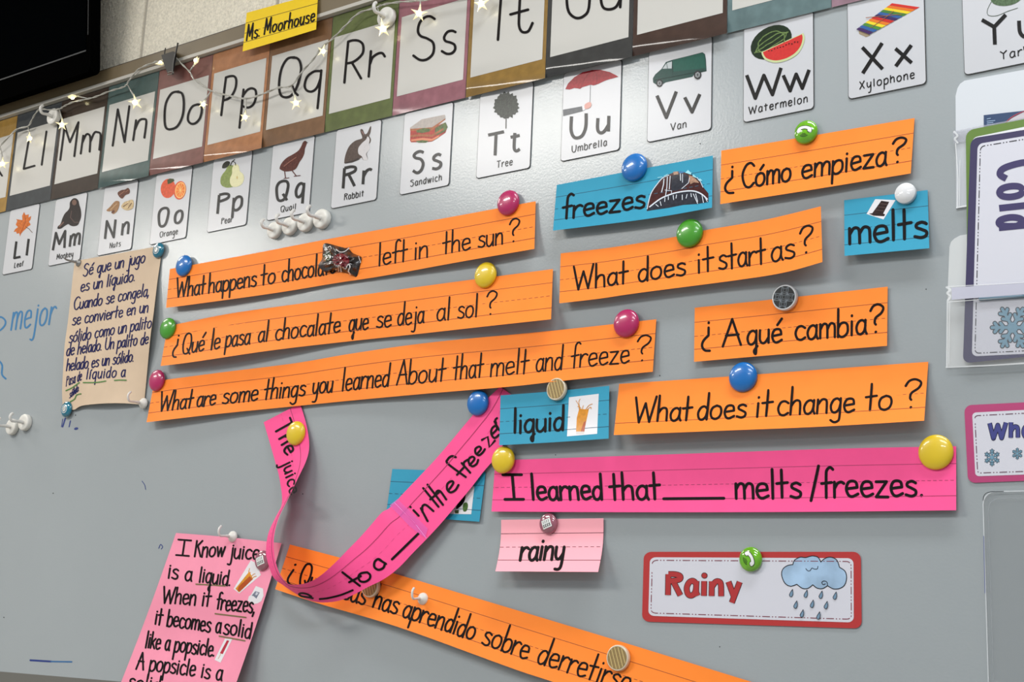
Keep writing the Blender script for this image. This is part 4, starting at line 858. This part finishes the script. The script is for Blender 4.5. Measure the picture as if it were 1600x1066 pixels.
for x in (-.55, 0, .55):
    for y in (-.55, 0, .55):
        if x * x + y * y < .5:
            for sx, sy in ((1, 0), (-1, 0), (0, 1), (0, -1)):
                pass
            r = .275
            quat.append(([(x - r, y - r), (x, y - .12), (x + r, y - r)], .035)); quat.append(([(x - r, y + r), (x, y + .12), (x + r, y + r)], .035))
            quat.append(([(x - r, y - r), (x - .12, y), (x - r, y + r)], .035)); quat.append(([(x + r, y - r), (x + .12, y), (x + r, y + r)], .035))
for k in (-.275, .275):
    quat.append(([(k, -.8), (k, .8)], .045)); quat.append(([(-.8, k), (.8, k)], .045))
quat = [(cat([(x * .98 - y * .15, x * .15 + y * .98) for x, y in q], 4), w_) for q, w_ in quat]
faced(1226.5, 465.5, 20, gloss('silver rim', (206, 208, 210)), mat('black tile face', (20, 24, 28), .3, coat=.6), 'black magnet with a silver lattice pattern on the A qué cambia strip', S6, quat, mat('lattice grey', (112, 120, 128), .35, coat=.5), 'black face with a grey lattice')
# glass magnets with a printed symbol
def domeh(r): return float(np.interp(r, [0, .22, .45, .66, .82, .93, .985, 1], [.53, .525, .50, .455, .39, .31, .22, .14]))
WI = mat('white symbol', (232, 234, 232), .3, coat=.5); BI = mat('black symbol', (14, 20, 12), .3, coat=.5)
def glassm(px, py, ry, m, label, sh, fn, lab, d=None):
    o, c, R = button(px, py, ry, m, label, sh, d=d)
    b = MB(DomeSurf(c, R, domeh)); fn(b); tag(b.build('symbol', o), lab); return o
PG = mat('glass green', (104, 172, 26), .12, coat=1, coatr=.02, noise=.25, scale=60)
def phone(rot):
    def f(b):
        a = math.radians(rot); T = lambda pts: [(x * math.cos(a) - y * math.sin(a), x * math.sin(a) + y * math.cos(a)) for x, y in pts]
        hs = T(cat([(-.62, .02), (-.56, -.22), (-.3, -.36), (0, -.40), (.3, -.36), (.56, -.22), (.62, .02), (.55, .10), (.38, .08), (.30, -.02), (.28, -.12), (0, -.18), (-.28, -.12), (-.30, -.02), (-.38, .08), (-.55, .10)], 4, True))
        b.stroke(hs + [hs[0], hs[1]], .10, BI, .0002); b.poly(hs, WI, .0004)
        for r_ in (.16, .30, .44):
            b.stroke(T([(r_ * math.sin(t), .12 + r_ * math.cos(t) * .8) for t in np.linspace(-.8, .8, 8)]), .05, BI, .0003)
    return f
glassm(1258.5, 206, 18.3, PG, 'glossy green magnet with a white phone symbol on the Cómo empieza strip', S4, phone(8), 'white telephone handset with sound waves')
glassm(1172, 874, 19.5, PG, 'glossy green magnet with a white phone symbol on the red Rainy sign', None, phone(62), 'white telephone handset with sound waves', d=.0025)
PC = mat('glass mauve', (150, 88, 104), .12, coat=1, coatr=.02, noise=.2, scale=80)
def calendar(b):
    a = math.radians(-20); T = lambda pts: [(x * math.cos(a) - y * math.sin(a) + .02, x * math.sin(a) + y * math.cos(a) + .05) for x, y in pts]
    b.stroke(T([(-.5, -.42), (.5, -.42), (.5, .42), (-.5, .42), (-.5, -.42), (-.4, -.42)]), .07, BI, .0002); b.poly(T([(-.5, -.42), (.5, -.42), (.5, .42), (-.5, .42)]), WI, .0003)
    for x in (-.3, -.1, .1, .3): b.stroke(T([(x, -.34), (x, -.08)]), .05, BI, .0005)
    for y in (.08, .24):
        for x in (-.34, -.12, .10, .32): b.poly(T([(x - .07, y - .05), (x + .07, y - .05), (x + .07, y + .06), (x - .07, y + .06)]), BI, .0005)
glassm(856, 818, 16.6, PC, 'mauve glass magnet with a calendar symbol on the pale pink rainy card', B5, calendar, 'white calendar symbol')
glassm(409, 876, 16.0, PC, 'mauve glass magnet on the pink juice note, partly behind the curling strip', N_, calendar, 'white calendar symbol')
TG = mat('glass teal', (14, 108, 134), .1, coat=1, coatr=.02, noise=.3, scale=60)
def badge(b):
    b.stroke(ell(0, 0, .5, .5) + [(.5, 0), (.49, .1)], .07, WI, .0002); b.poly(ell(0, 0, .33, .36), mat('pale badge', (206, 204, 198), .3, coat=.5), .0003); b.stroke([(-.12, -.14), (.1, -.16)], .06, mat('badge grey', (120, 120, 120), .4), .0005); b.stroke([(-.14, .05), (.14, .02)], .05, mat('badge grey', (120, 120, 120), .4), .0005)
glassm(246.5, 391, 12.0, TG, 'teal glass magnet on the upper right corner of the tan paper', K_, badge, 'white ring badge')
glassm(103, 639.5, 12.3, TG, 'teal glass magnet pinning the lower left corner of the tan paper', K_, badge, 'white ring badge', d=.004)

# ------------------------------------------------------------------ magnetic hooks
HW = mat('white hook plastic', (220, 218, 212), .35, spec=.5); HS = mat('white painted wire', (214, 212, 208), .3, spec=.5); HG = mat('grey hook metal', (150, 150, 150), .3, metal=.6)
def hook(px, py, ry, label, d0=.0003, h=.62, L=1.6, rs=.17, m=HW, ms=HS, group='white round magnetic hooks', cup=False, roll=0.0, curl=1.0):
    R = metres(px, py, ry, d0); c = P(px, py, d0 + h * R * .8); c[1] = -d0
    b = MB()
    prof = [(0, 0), (.96, 0), (1, .06), (1, h * .8), (.95, h * .95), (.88, h), (.5, h), (.42, h * .96), (0, h * .96)] if not cup else [(0, 0), (.95, 0), (1, .1), (.96, h * .5), (.8, h * .8), (.5, h * 1.1), (.3, h * 1.5), (0, h * 1.55)]
    b.lathe(c, [(r * R, z * R) for r, z in prof], m, 36); o = b.build('magnetic_hook', origin=c); tag(o, label, 'hook', group)
    b = MB(); pts = []
    path = [(0, h * .9, 0), (0, h + .45 * L, 0), (0, h + .8 * L, -.08), (0, h + 1.0 * L, .0), (0, h + 1.12 * L, .3 * curl), (0, h + 1.08 * L, .62 * curl), (0, h + .92 * L, .85 * curl)]
    cr, sr = math.cos(roll), math.sin(roll)
    for x, y, z in cat(path, 5): pts.append(c + R * np.array((z * sr, -y, z * cr)))
    rr = [R * rs * (1.35 if i < 5 else 1.0) for i in range(len(pts))]
    b.tube(pts, rr, ms, 10); b.build('hook', o); return o
for k, (x, y, r) in enumerate(((427, 359.5, 12.8), (451, 353, 13.6), (475.5, 347, 14.2), (501, 341.5, 15.0))):
    hook(x, y, r, ['leftmost of the four white hooks in a row under the quail card', 'second from the left of the four white hooks under the quail card', 'third from the left of the four white hooks under the quail card', 'rightmost of the four white hooks in a row under the quail card'][k], d0=.0003)
hook(17, 667, 12.4, 'left one of two white hooks at the left edge of the board'); hook(37, 660, 12.8, 'right one of two white hooks at the left edge of the board')
hook(121, 410.5, 5.6, 'grey hook holding the upper left corner of the tan paper', d0=.0045, h=.5, L=3.6, rs=.26, ms=HG, m=HG, group=None, cup=True, curl=.9)
hook(221.5, 630, 8.5, 'small white hook on the lower right corner of the tan paper', d0=.005, h=.7, L=2.7, rs=.2, cup=True, group='small white cup hooks', curl=1.9)
hook(361, 838.5, 9.0, 'small white hook at the top of the pink juice note', d0=.006, h=.7, L=2.5, rs=.2, cup=True, group='small white cup hooks', curl=1.9)
hook(658.5, 936, 9.9, 'small white hook on the aprendido strip', d0=.004, h=.7, L=2.0, rs=.2, cup=True, group='small white cup hooks', curl=1.9)
hook(82, 182, 12.5, 'white hook carrying the light string over the posters Ll and Mm', d0=.006, group='white round magnetic hooks', L=1.4)
hook(602, 26, 15, 'white hook carrying the light string above the poster Rr', d0=.006, group='white round magnetic hooks', L=1.4)

# ------------------------------------------------------------------ sign cards
def signcard(q, iq, col, label, r=.035, asp=.36, d=.0015, name='sign_card', dash=INK, dw=1.0, ir=.03):
    b = MB(Plane(0)); m = mat('sign border %d %d %d' % col, col, .4, coat=.3, coatr=.2)
    b.solid(rq(q, r, asp), m, d - .0008, d); o = b.build(name); tag(o, label, 'sign')
    b = MB(Plane(d)); b.poly(rq(iq, ir, asp), mat('sign white', (208, 208, 218), .4, coat=.3, coatr=.25), .0002); b.build('white_panel', o)
    b = MB(Plane(d)); e = inset(iq, dw[0], dw[1], r=ir * .8, asp=asp); e.append(e[0]); pts = [np.array(p) for p in e]
    # dash-dot-dot border
    pat = [(12, 1), (3, 0), (2, 1), (3, 0), (2, 1), (3, 0)]; k = 0; left = pat[0][0] * dw[2]; cur = [tuple(pts[0])]
    for a, c in zip(pts, pts[1:]):
        L = np.hypot(*(c - a)); t = 0
        while L - t > left:
            t += left; p = tuple(a + (c - a) * t / L); cur.append(p)
            if pat[k][1] and len(cur) > 1: b.stroke(cur, 1.2, dash, .0004, 'flat')
            k = (k + 1) % len(pat); left = pat[k][0] * dw[2]; cur = [p]
        left -= L - t; cur.append(tuple(c))
    b.build('dashed_border', o)
    return o
RED = (178, 42, 42)
SG = signcard([(1006, 862.5), (1345, 862.5), (1346.5, 982.5), (1003, 971.5)], [(1015.5, 871), (1333.5, 872.5), (1334, 973), (1013, 962.5)], RED, 'red-bordered sign reading Rainy with a rain cloud', dash=mat('dark red print', (120, 30, 50), .4), dw=(.012, .05, 1.0))
b = MB(Plane(.0015)); text(b, 'Raιnψ', (1041.5, 930), (1156, 932.5), (.4, -23), mat('sign dark outline', (40, 14, 18), .4), 9.6, 1.42, 'flat', .0003, gap=3.6, desc=.5)
text(b, 'Raιnψ', (1041.5, 930), (1156, 932.5), (.4, -23), mat('sign red letters', (172, 38, 40), .4, coat=.3, coatr=.25), 7.8, 1.42, 'flat', .0007, gap=3.6, desc=.5); b.build('lettering', SG)
CL = mat('cloud blue', (150, 178, 206), .4, noise=.30, scale=22, coat=.3, coatr=.25); RD = mat('rain blue', (112, 142, 168), .4)
zr = lambda s_: z4(1000, 800, s_)
cl = cat(zr('885,395 893,358 922,336 955,330 955,330 966,302 1000,284 1035,286 1075,276 1112,284 1130,314 1130,314 1158,290 1195,284 1230,302 1247,347 1247,347 1280,370 1291,410 1280,455 1250,478 1210,482 1172,462 1172,462 1140,480 1105,476 1080,456 1080,456 1050,478 1015,478 980,453 980,453 940,465 905,445'), 4, True)
dr = []
for x, y in ((945, 508), (1036, 512), (1130, 518), (1218, 524), (972, 580), (1075, 575), (1162, 583), (1012, 635), (1115, 648)):
    q = cat(zr('%d,%d %d,%d %d,%d %d,%d %d,%d' % (x + 8, y - 24, x + 8, y - 24, x - 12, y + 10, x, y + 24, x + 11, y + 6)), 4, True); dr += [('p', q, RD), ('s', q + [q[0]], BLACK, .8)]
pic(SG, 'rain_cloud', [('p', cl, CL), ('s', cl + cl[:2], BLACK, 1.3), ('s', cat(zr('1036,355 1048,368 1062,368 1075,352 1090,358 1108,356 1112,340')), BLACK, 1.0), ('s', cat(zr('1172,462 1168,440 1150,432 1136,442 1145,455 1158,450')), BLACK, 1.1)] + dr, Plane(.0017))
def flake(b, cx, cy, R, w1, w2, dark, light, n=6, rot=0):
    for m_, w_, o_ in ((dark, w1, .0003), (light, w2, .0006)):
        for k in range(n):
            a = math.radians(rot + 360 * k / n); D = lambda r_, t: (cx + R * r_ * math.cos(a + t), cy + R * 1.05 * r_ * math.sin(a + t))
            b.stroke([(cx, cy), D(1, 0)], w_, m_, o_)
            for r0, ln in ((.42, .26), (.70, .26)):
                p = D(r0, 0)
                for sg in (1, -1): b.stroke([p, (p[0] + R * ln * math.cos(a + sg * .9), p[1] + R * 1.05 * ln * math.sin(a + sg * .9))], w_, m_, o_)
        b.poly(ell(cx, cy, R * .22 + w_ * .3, R * .22 + w_ * .3), m_, o_ + .0002)
FL = mat('snow blue', (110, 150, 172), .4); FD = mat('snow outline', (30, 38, 50), .4)
WQ = [(1506.5, 633.5), (1742, 622), (1746, 746), (1512.5, 755)]
SW = signcard(WQ, [(1519, 645), (1730, 634), (1733, 737), (1524, 744.5)], (178, 58, 112), 'raspberry-bordered sign with small snowflakes at the right edge', asp=.55, dash=mat('dark plum print', (90, 24, 60), .4), dw=(.018, .05, 1.0), r=.05)
b = MB(Plane(.0015)); text(b, 'Whe', (1545, 685.5), (1612, 683), (.3, -17), mat('sign navy outline', (24, 20, 46), .4), 7.6, 1.42, 'flat', .0003, gap=3.4); text(b, 'Whe', (1545, 685.5), (1612, 683), (.3, -17), mat('sign navy letters', (58, 62, 130), .4), 5.6, 1.42, 'flat', .0006, gap=3.4); b.build('lettering', SW)
b = MB(Plane(.0015)); flake(b, 1550, 715, 12, 2.6, 1.3, FD, FL, rot=30); b.build('snowflake', SW)
b = MB(Plane(.0015)); flake(b, 1589.5, 709, 8, 2.0, 1.0, FD, FL, rot=30); b.build('snowflake', SW)

# ------------------------------------------------------------------ pocket chart at the right edge
pc = empty('pocket_chart', P(1600, 570, 0)); tag(pc, 'clear plastic pocket chart with white backing at the right edge of the board', 'pocket chart')
PW_ = mat('white pocket backing', (206, 210, 216), .4); PV = mat('clouded backing', (200, 203, 204), .4)
b = MB(Plane(0)); b.solid([(1494, 326), (1493, 150), (1496, 138), (1500, 131), (1507, 126), (1600, 109), (1720, 88), (1720, 290)], PW_, .0002, .0012); b.build('backing', pc)
b = MB(Plane(0)); b.solid([(1479, 573), (1481, 447), (1483.5, 386), (1486, 378), (1491, 373), (1500, 368), (1600, 352), (1720, 333), (1720, 562)], PV, .0002, .0012); b.build('backing', pc)
CLR = clear('clear vinyl', (225, 228, 232), .06, .06); CLB = clear('clouded vinyl band', (214, 216, 226), .22, .1); EDGE = clear('vinyl seam', (240, 242, 244), .6, .08)
b = MB(Plane(0)); b.solid([(1489.5, 205), (1600, 184), (1720, 161), (1720, 290), (1600, 309), (1494.5, 326)], CLR, .0030, .0034); b.build('pocket', pc)
b = MB(Plane(0)); b.solid([(1489, 205), (1600, 184), (1720, 161), (1720, 182), (1600, 205), (1490, 224)], CLB, .0036, .0042); b.build('pocket_band', pc)
b = MB(Plane(.0042)); b.stroke(cat([(1491, 206), (1496, 212), (1492, 217), (1496, 223)]), 3, EDGE, .0004); b.stroke([(1493, 224), (1497, 280), (1496, 325)], 1.6, EDGE, .0004); b.stroke([(1495, 324), (1530, 318)], 2, EDGE, .0004); b.stroke([(1499, 322), (1500, 250)], 1, EDGE, .0004); b.build('seam', pc)
lf = MB(Plane(0)); lf.solid([(1537, 180), (1600, 173), (1700, 161), (1700, 260), (1538, 272)], mat('leaflet navy', (32, 60, 100), .4), .0014, .0024); lo = lf.build('leaflet'); tag(lo, 'dark blue printed leaflet peeking out above the green-bordered card', 'leaflet')
b = MB(Plane(.0024)); b.poly(cat([(1569, 197), (1578, 187), (1590, 180), (1606, 172), (1606, 172), (1640, 170), (1640, 200)], 4), mat('leaflet silver', (196, 190, 196), .3), .0002); b.stroke(cat([(1567, 197), (1577, 186), (1589, 178.5), (1604, 172.5)]), 1.3, mat('leaflet red', (170, 50, 70), .4), .0004)
LW = mat('leaflet pale print', (150, 176, 206), .4)
for y, w_ in ((186, 6), (189.5, 13), (192.5, 10), (195, 12)): b.stroke([(1542, y), (1542 + w_, y - 1.2)], 1.1, LW, .0004, 'flat')
b.build('print', lo)
GB_ = (92, 124, 40)
b = MB(Plane(0)); b.solid(rq([(1509, 204), (1736, 160), (1740, 420), (1511.5, 440)], .055, 1.1), mat('green border', GB_, .4, coat=.3, coatr=.2), .0046, .0054); go = b.build('sign_card'); tag(go, 'green-bordered card almost hidden behind the purple card', 'sign')
b = MB(Plane(.0054)); b.poly(rq([(1519, 215), (1728, 172), (1730, 410), (1521, 430)], .04, 1.1), WHITE, .0002); b.build('white_panel', go)
CO = signcard([(1516.5, 216.5), (1760, 177), (1760, 541), (1504.5, 568)], [(1527.5, 225), (1750, 187.5), (1750, 546), (1518.5, 557)], (44, 35, 82), 'purple-bordered card with sideways lettering Cold and a snowflake', asp=1.4, d=.0080, dw=(.02, .014, 1.0), r=.045, ir=.035)
NAV = mat('purple lettering', (50, 40, 92), .4)
b = MB(Plane(.0080)); text(b, 'Cold', (1562.5, 256), (1560.5, 358), (37, -4), NAV, 10.5, 1.36, 'flat', .0004, gap=5.2); b.build('lettering', CO)
b = MB(Plane(.0080)); flake(b, 1582, 512, 32, 7.5, 4.6, FD, FL); b.build('snowflake', CO)
b = MB(Plane(0)); b.solid([(1479.5, 448), (1600, 442), (1720, 434), (1720, 562), (1600, 570.5), (1478, 575)], CLR, .0100, .0105); b.build('pocket', pc)
b = MB(Plane(0)); b.solid([(1487, 449.5), (1600, 442), (1720, 434), (1720, 452), (1600, 460), (1487, 468.5)], clear('lavender band', (206, 206, 222), .8, .3), .0112, .0120); b.build('pocket_band', pc)
b = MB(Plane(.0120)); b.stroke(cat([(1479, 449), (1485, 453), (1480, 458), (1485, 463), (1481, 469)]), 3, EDGE, .0002); b.stroke([(1480, 470), (1479, 573)], 1.4, EDGE, .0002); b.stroke([(1484, 472), (1482.5, 568)], .9, EDGE, .0002); b.stroke([(1478.5, 574), (1540, 571.5), (1700, 562)], 2, EDGE, .0002); b.stroke([(1480, 448), (1600, 441.5)], 1.2, EDGE, .0003); b.stroke([(1481, 472), (1600, 463)], 1.2, EDGE, .0003); b.build('seam', pc)
shade_mb = MB(); SHADE = mat('slate blue shadow', (92, 120, 138), .35)  # slate blue rod modelled in place of the shadow under the pocket band
shade_mb.tube([P(1530, 467.5, .0105), P(1620, 461.5, .0105)], .0022, SHADE, 10); po = shade_mb.build('shadow_strip'); tag(po, 'slate blue strip standing in for the shadow under the clear band below the word Cold', 'shadow_strip')
# clear sleeve at the lower right
SQ = [(1535.5, 768.5), (1800, 764), (1810, 1125), (1546, 1125)]
b = MB(Plane(0)); out = rq(SQ, .075, 1.35); b.solid(out, clear('sleeve plastic', (190, 194, 196), .05, .1), .0004, .004); so = b.build('plastic_sleeve'); tag(so, 'empty clear plastic sleeve with rounded corners at the lower right', 'plastic sleeve')
b = MB(Plane(.0041)); b.stroke(out + [out[0]], 1.5, clear('sleeve rim', (236, 240, 244), .55, .05), .0002)
i2 = inset(SQ, .03, .03, r=.07, asp=1.35); b.stroke(i2 + [i2[0]], 1.0, clear('sleeve rim soft', (170, 176, 182), .35, .1), .0002); b.build('rim', so)
b = MB(Plane(.0041)); b.stroke(cat([(1536, 782), (1537, 776), (1541, 771), (1550, 768.6), (1568, 768)]), 1.0, mat('dark edge glint', (40, 44, 46), .3), .0006); b.build('painted_corner_glint', so); b = MB(Plane(.0041)); b.stroke([(1537, 838), (1539, 927)], .9, mat('blue edge glint', (90, 96, 150), .3), .0006); b.build('painted_edge_glint', so)  # glints of the plastic edge painted on as dark and blue strokes

# ------------------------------------------------------------------ candy on the first strip
WR = mat('dark candy wrapper', (26, 18, 18), .3, coat=.45, coatr=.1, noise=.4, scale=90, bump=.5, bscale=120)
zc = lambda s_: z4(480, 360, s_, KF)
cout = _dense(cat(zc('345,280 500,290 640,330 760,360 870,390 940,470 1030,510 1130,560 1110,680 1080,820 1030,970 930,940 800,890 640,860 520,850 420,880 340,850 230,740 310,600 320,480'), 4, True) + [zc('345,280')[0]], 72, smooth=False)[:-1]
cc = cout.mean(0); cn = random.Random(5); base = dsurf(S1, 532, 405)
b = MB(); rings = []; NR = 10; nph = [cn.uniform(0, 6.28) for _ in range(8)]
for r in range(NR + 1):
    t = r / NR; row = []
    for i, p in enumerate(cout):
        a = 2 * math.pi * i / len(cout); q = cc + (p - cc) * (1 - t); hgt = .015 * (1 - (1 - t) ** 2.2)
        cr = .0022 * (math.sin(5 * a + nph[0] + 6 * t) + .7 * math.sin(9 * a + nph[1] - 9 * t) + .6 * math.sin(14 * a + nph[2] + 5 * t)) * min(1, 2.2 * t + .12) * (1 - t) ** .5
        row.append(b.r(P(q[0], q[1], max(base + .0006, base + .001 + hgt + cr))))
    rings.append(row)
for A1, A2 in zip(rings, rings[1:]):
    n_ = len(A1)
    for i in range(n_): b.face((A1[i], A1[(i + 1) % n_], A2[(i + 1) % n_], A2[i]), WR, False)
cb = [b.r(P(p[0], p[1], base + .0002)) for p in cout]
for i in range(len(cb)): b.face((rings[0][i], rings[0][(i + 1) % len(cb)], cb[(i + 1) % len(cb)], cb[i]), WR)
co_ = b.build('candy'); tag(co_, 'small dark wrapped candy stuck on the chocolate strip', 'candy')
class Lump:
    def to3d(s, a):
        out = []
        for x, y, o_ in a:
            v = np.array((x, y)) - cc; ang = np.argmin([abs(math.atan2(*(p - cc)[::-1]) - math.atan2(v[1], v[0])) for p in cout]); e = np.hypot(*(cout[ang] - cc)); t = max(0, 1 - np.hypot(*v) / e)
            i = ang; aa = 2 * math.pi * i / len(cout)
            cr = .0022 * (math.sin(5 * aa + nph[0] + 6 * t) + .7 * math.sin(9 * aa + nph[1] - 9 * t) + .6 * math.sin(14 * aa + nph[2] + 5 * t)) * min(1, 2.2 * t + .12) * (1 - t) ** .5
            out.append(P(x, y, base + .001 + .015 * (1 - (1 - t) ** 2.2) + cr + .0007 + o_))
        return np.array(out)
LU = Lump()
def patch(pts, m, off):
    b = MB(LU); c = np.mean(pts, 0); R_ = [[tuple(c + (np.array(p) - c) * k / 5) for p in pts] for k in range(1, 6)]; ids = [[b.v(x, y, off) for x, y in r_] for r_ in R_]; c0 = b.v(c[0], c[1], off); n_ = len(pts)
    for i in range(n_): b.face((c0, ids[0][i], ids[0][(i + 1) % n_]), m)
    for A1, A2 in zip(ids, ids[1:]):
        for i in range(n_): b.face((A1[i], A1[(i + 1) % n_], A2[(i + 1) % n_], A2[i]), m)
    return b
wr = mat('wrapper red', (110, 14, 30), .25, coat=.7, coatr=.1); wg = mat('wrapper green', (40, 66, 40), .25, coat=.7, coatr=.1); ww = mat('wrapper white print', (190, 186, 186), .25, coat=.6)
patch(cat(zc('520,640 580,530 680,480 800,510 870,600 860,700 760,770 640,740'), 3, True), wr, .0001).build('red_patch', co_)
patch(cat(zc('330,600 350,480 460,420 500,470 470,600 380,660'), 3, True), wg, .0001).build('green_patch', co_)
b = MB(LU)
for q in ('570,700 600,820', '600,740 640,720 655,850', '655,760 690,750 705,860', '740,770 800,800 830,730', '830,730 870,710 890,760 860,850 900,920'): b.stroke(cat(zc(q), 5), 2.0, ww, .0006)
for q in ('340,510 460,440', '370,610 420,560', '430,360 480,330 500,380', '600,390 680,450 780,440 870,370', '1070,540 1110,670'): b.stroke(cat(zc(q), 5), 1.4, ww, .0006)
b.build('print', co_)

# ------------------------------------------------------------------ binder clip on the rail
BC = mat('dark clip metal', (34, 32, 30), .35, metal=.5)
b = MB(Plane(0)); b.solid([(252, 86), (271, 80), (276, 84), (275, 96), (271, 112), (262, 115), (256, 100)], BC, .0128, .026); bo = b.build('binder_clip'); tag(bo, 'dark binder clip on the rail holding the string of lights', 'clip')
b = MB(); b.tube([P(x, y, .022) for x, y in cat([(257, 92), (257, 84), (258.5, 75)])], .0012, BC); b.build('handle', bo)
b = MB(); b.tube([P(x, y, .027) for x, y in cat([(270, 116), (271.5, 98), (274, 86), (278, 67)])], .0016, BC); b.build('handle', bo)
b = MB(); b.tube([P(x, y, .027) for x, y in cat([(263, 113), (270, 112), (270, 115), (262, 117)])], .0012, mat('clip wire', (120, 116, 108), .35, metal=.5)); b.build('handle', bo)

# ------------------------------------------------------------------ string of star lights
wire = [(-12, 236), (0, 228), (25, 203), (44, 197), (52, 183), (62, 171), (80, 172), (93, 170), (100, 166), (113, 160), (135, 155), (150, 151), (170, 143), (190, 137), (197, 133), (203, 124), (217, 108), (240, 98), (252, 95), (262, 88), (272, 88), (284, 100), (297, 113), (303, 124), (318, 134), (330, 142), (360, 150), (385, 154), (410, 147), (435, 137), (455, 134), (472, 112), (490, 92), (502, 75), (520, 60), (540, 40), (560, 21), (587, 12), (600, 7), (625, 3), (655, 1), (690, -4), (730, -12), (757, -18), (800, -22)]
wp_ = cat(wire, 5); CW = mat('clear wire', (176, 174, 166), .25, coat=.6)
sl = empty('string_lights', P(455, 134, .014)); tag(sl, 'string of small warm star-shaped lights looping across the posters', 'string lights')
q3 = [P(x, y, .017) for x, y in wp_]
for ph in (0, math.pi):
    b = MB(); b.tube([p + np.array((0, .0011 * math.cos(i * .9 + ph), .0011 * math.sin(i * .9 + ph))) for i, p in enumerate(q3)], .0011, CW, 7); b.build('wire', sl)
STAR = mat('star plastic', (255, 240, 190), .2, coat=.5, emit=.42); CORE = mat('lamp core', (255, 244, 196), .3, emit=5.0)
bulbs = [(4, 256, 9, 0, 228), (45.5, 216, 8, 44, 198), (97, 195, 9, 93, 171), (113, 151, 8, 137, 154), (212, 160, 11, 199, 132), (251, 99, 7, 244, 98), (307, 95, 8, 295, 113), (317, 163, 8, 329, 143), (382, 183, 9, 385, 154), (462, 161, 10, 455, 135), (504, 80, 9, 508, 68), (598, 45, 13, 590, 12), (655, 21, 12, 657, 1), (752, 6, 12, 747, -16)]
for k, (x, y, r, wx, wy) in enumerate(bulbs):
    c = P(x, y, .022); R = metres(x, y, r, .022) * 1.05
    b = MB(); nrm = Vector(tuple(loc - c)).normalized(); ax = Vector((wx - x, 0, -(wy - y))); ax = (ax - nrm * ax.dot(nrm)).normalized(); bx = nrm.cross(ax)
    tilt = Matrix.Rotation({3: 1.35, 5: 1.3, 6: 1.2, 1: .9, 8: .6}.get(k, rnd.uniform(-.6, .6)), 3, ax); nr = tilt @ nrm; bx = tilt @ bx
    ring = []; n_ = 10
    for i in range(n_):
        a = 2 * math.pi * i / n_; rad = R * ((1.15 if i == 0 else rnd.uniform(.85, 1.15)) if i % 2 == 0 else .34); ring.append(b.r(tuple(Vector(c) + (ax * math.cos(a) + bx * math.sin(a)) * rad)))
    f_ = b.r(tuple(Vector(c) + nr * R * .42)); g_ = b.r(tuple(Vector(c) - nr * R * .42))
    for i in range(n_): b.face((ring[i], ring[(i + 1) % n_], f_), STAR); b.face((ring[(i + 1) % n_], ring[i], g_), STAR)
    so_ = b.build('star_lamp', sl)
    b = MB(); cf = Vector(c) + nr * R * .30; b.tube([tuple(cf - nr * R * .2), tuple(cf), tuple(cf + nr * R * .12), tuple(cf + nr * R * .2)], [R * .3, R * .33, R * .24, R * .05], CORE, 10); b.build('core', so_)
    b = MB(); b.tube([P(wx, wy, .017), tuple(Vector(c) + ax * R * .7)], [.0011, .0019], CW, 8); b.build('lead', so_)
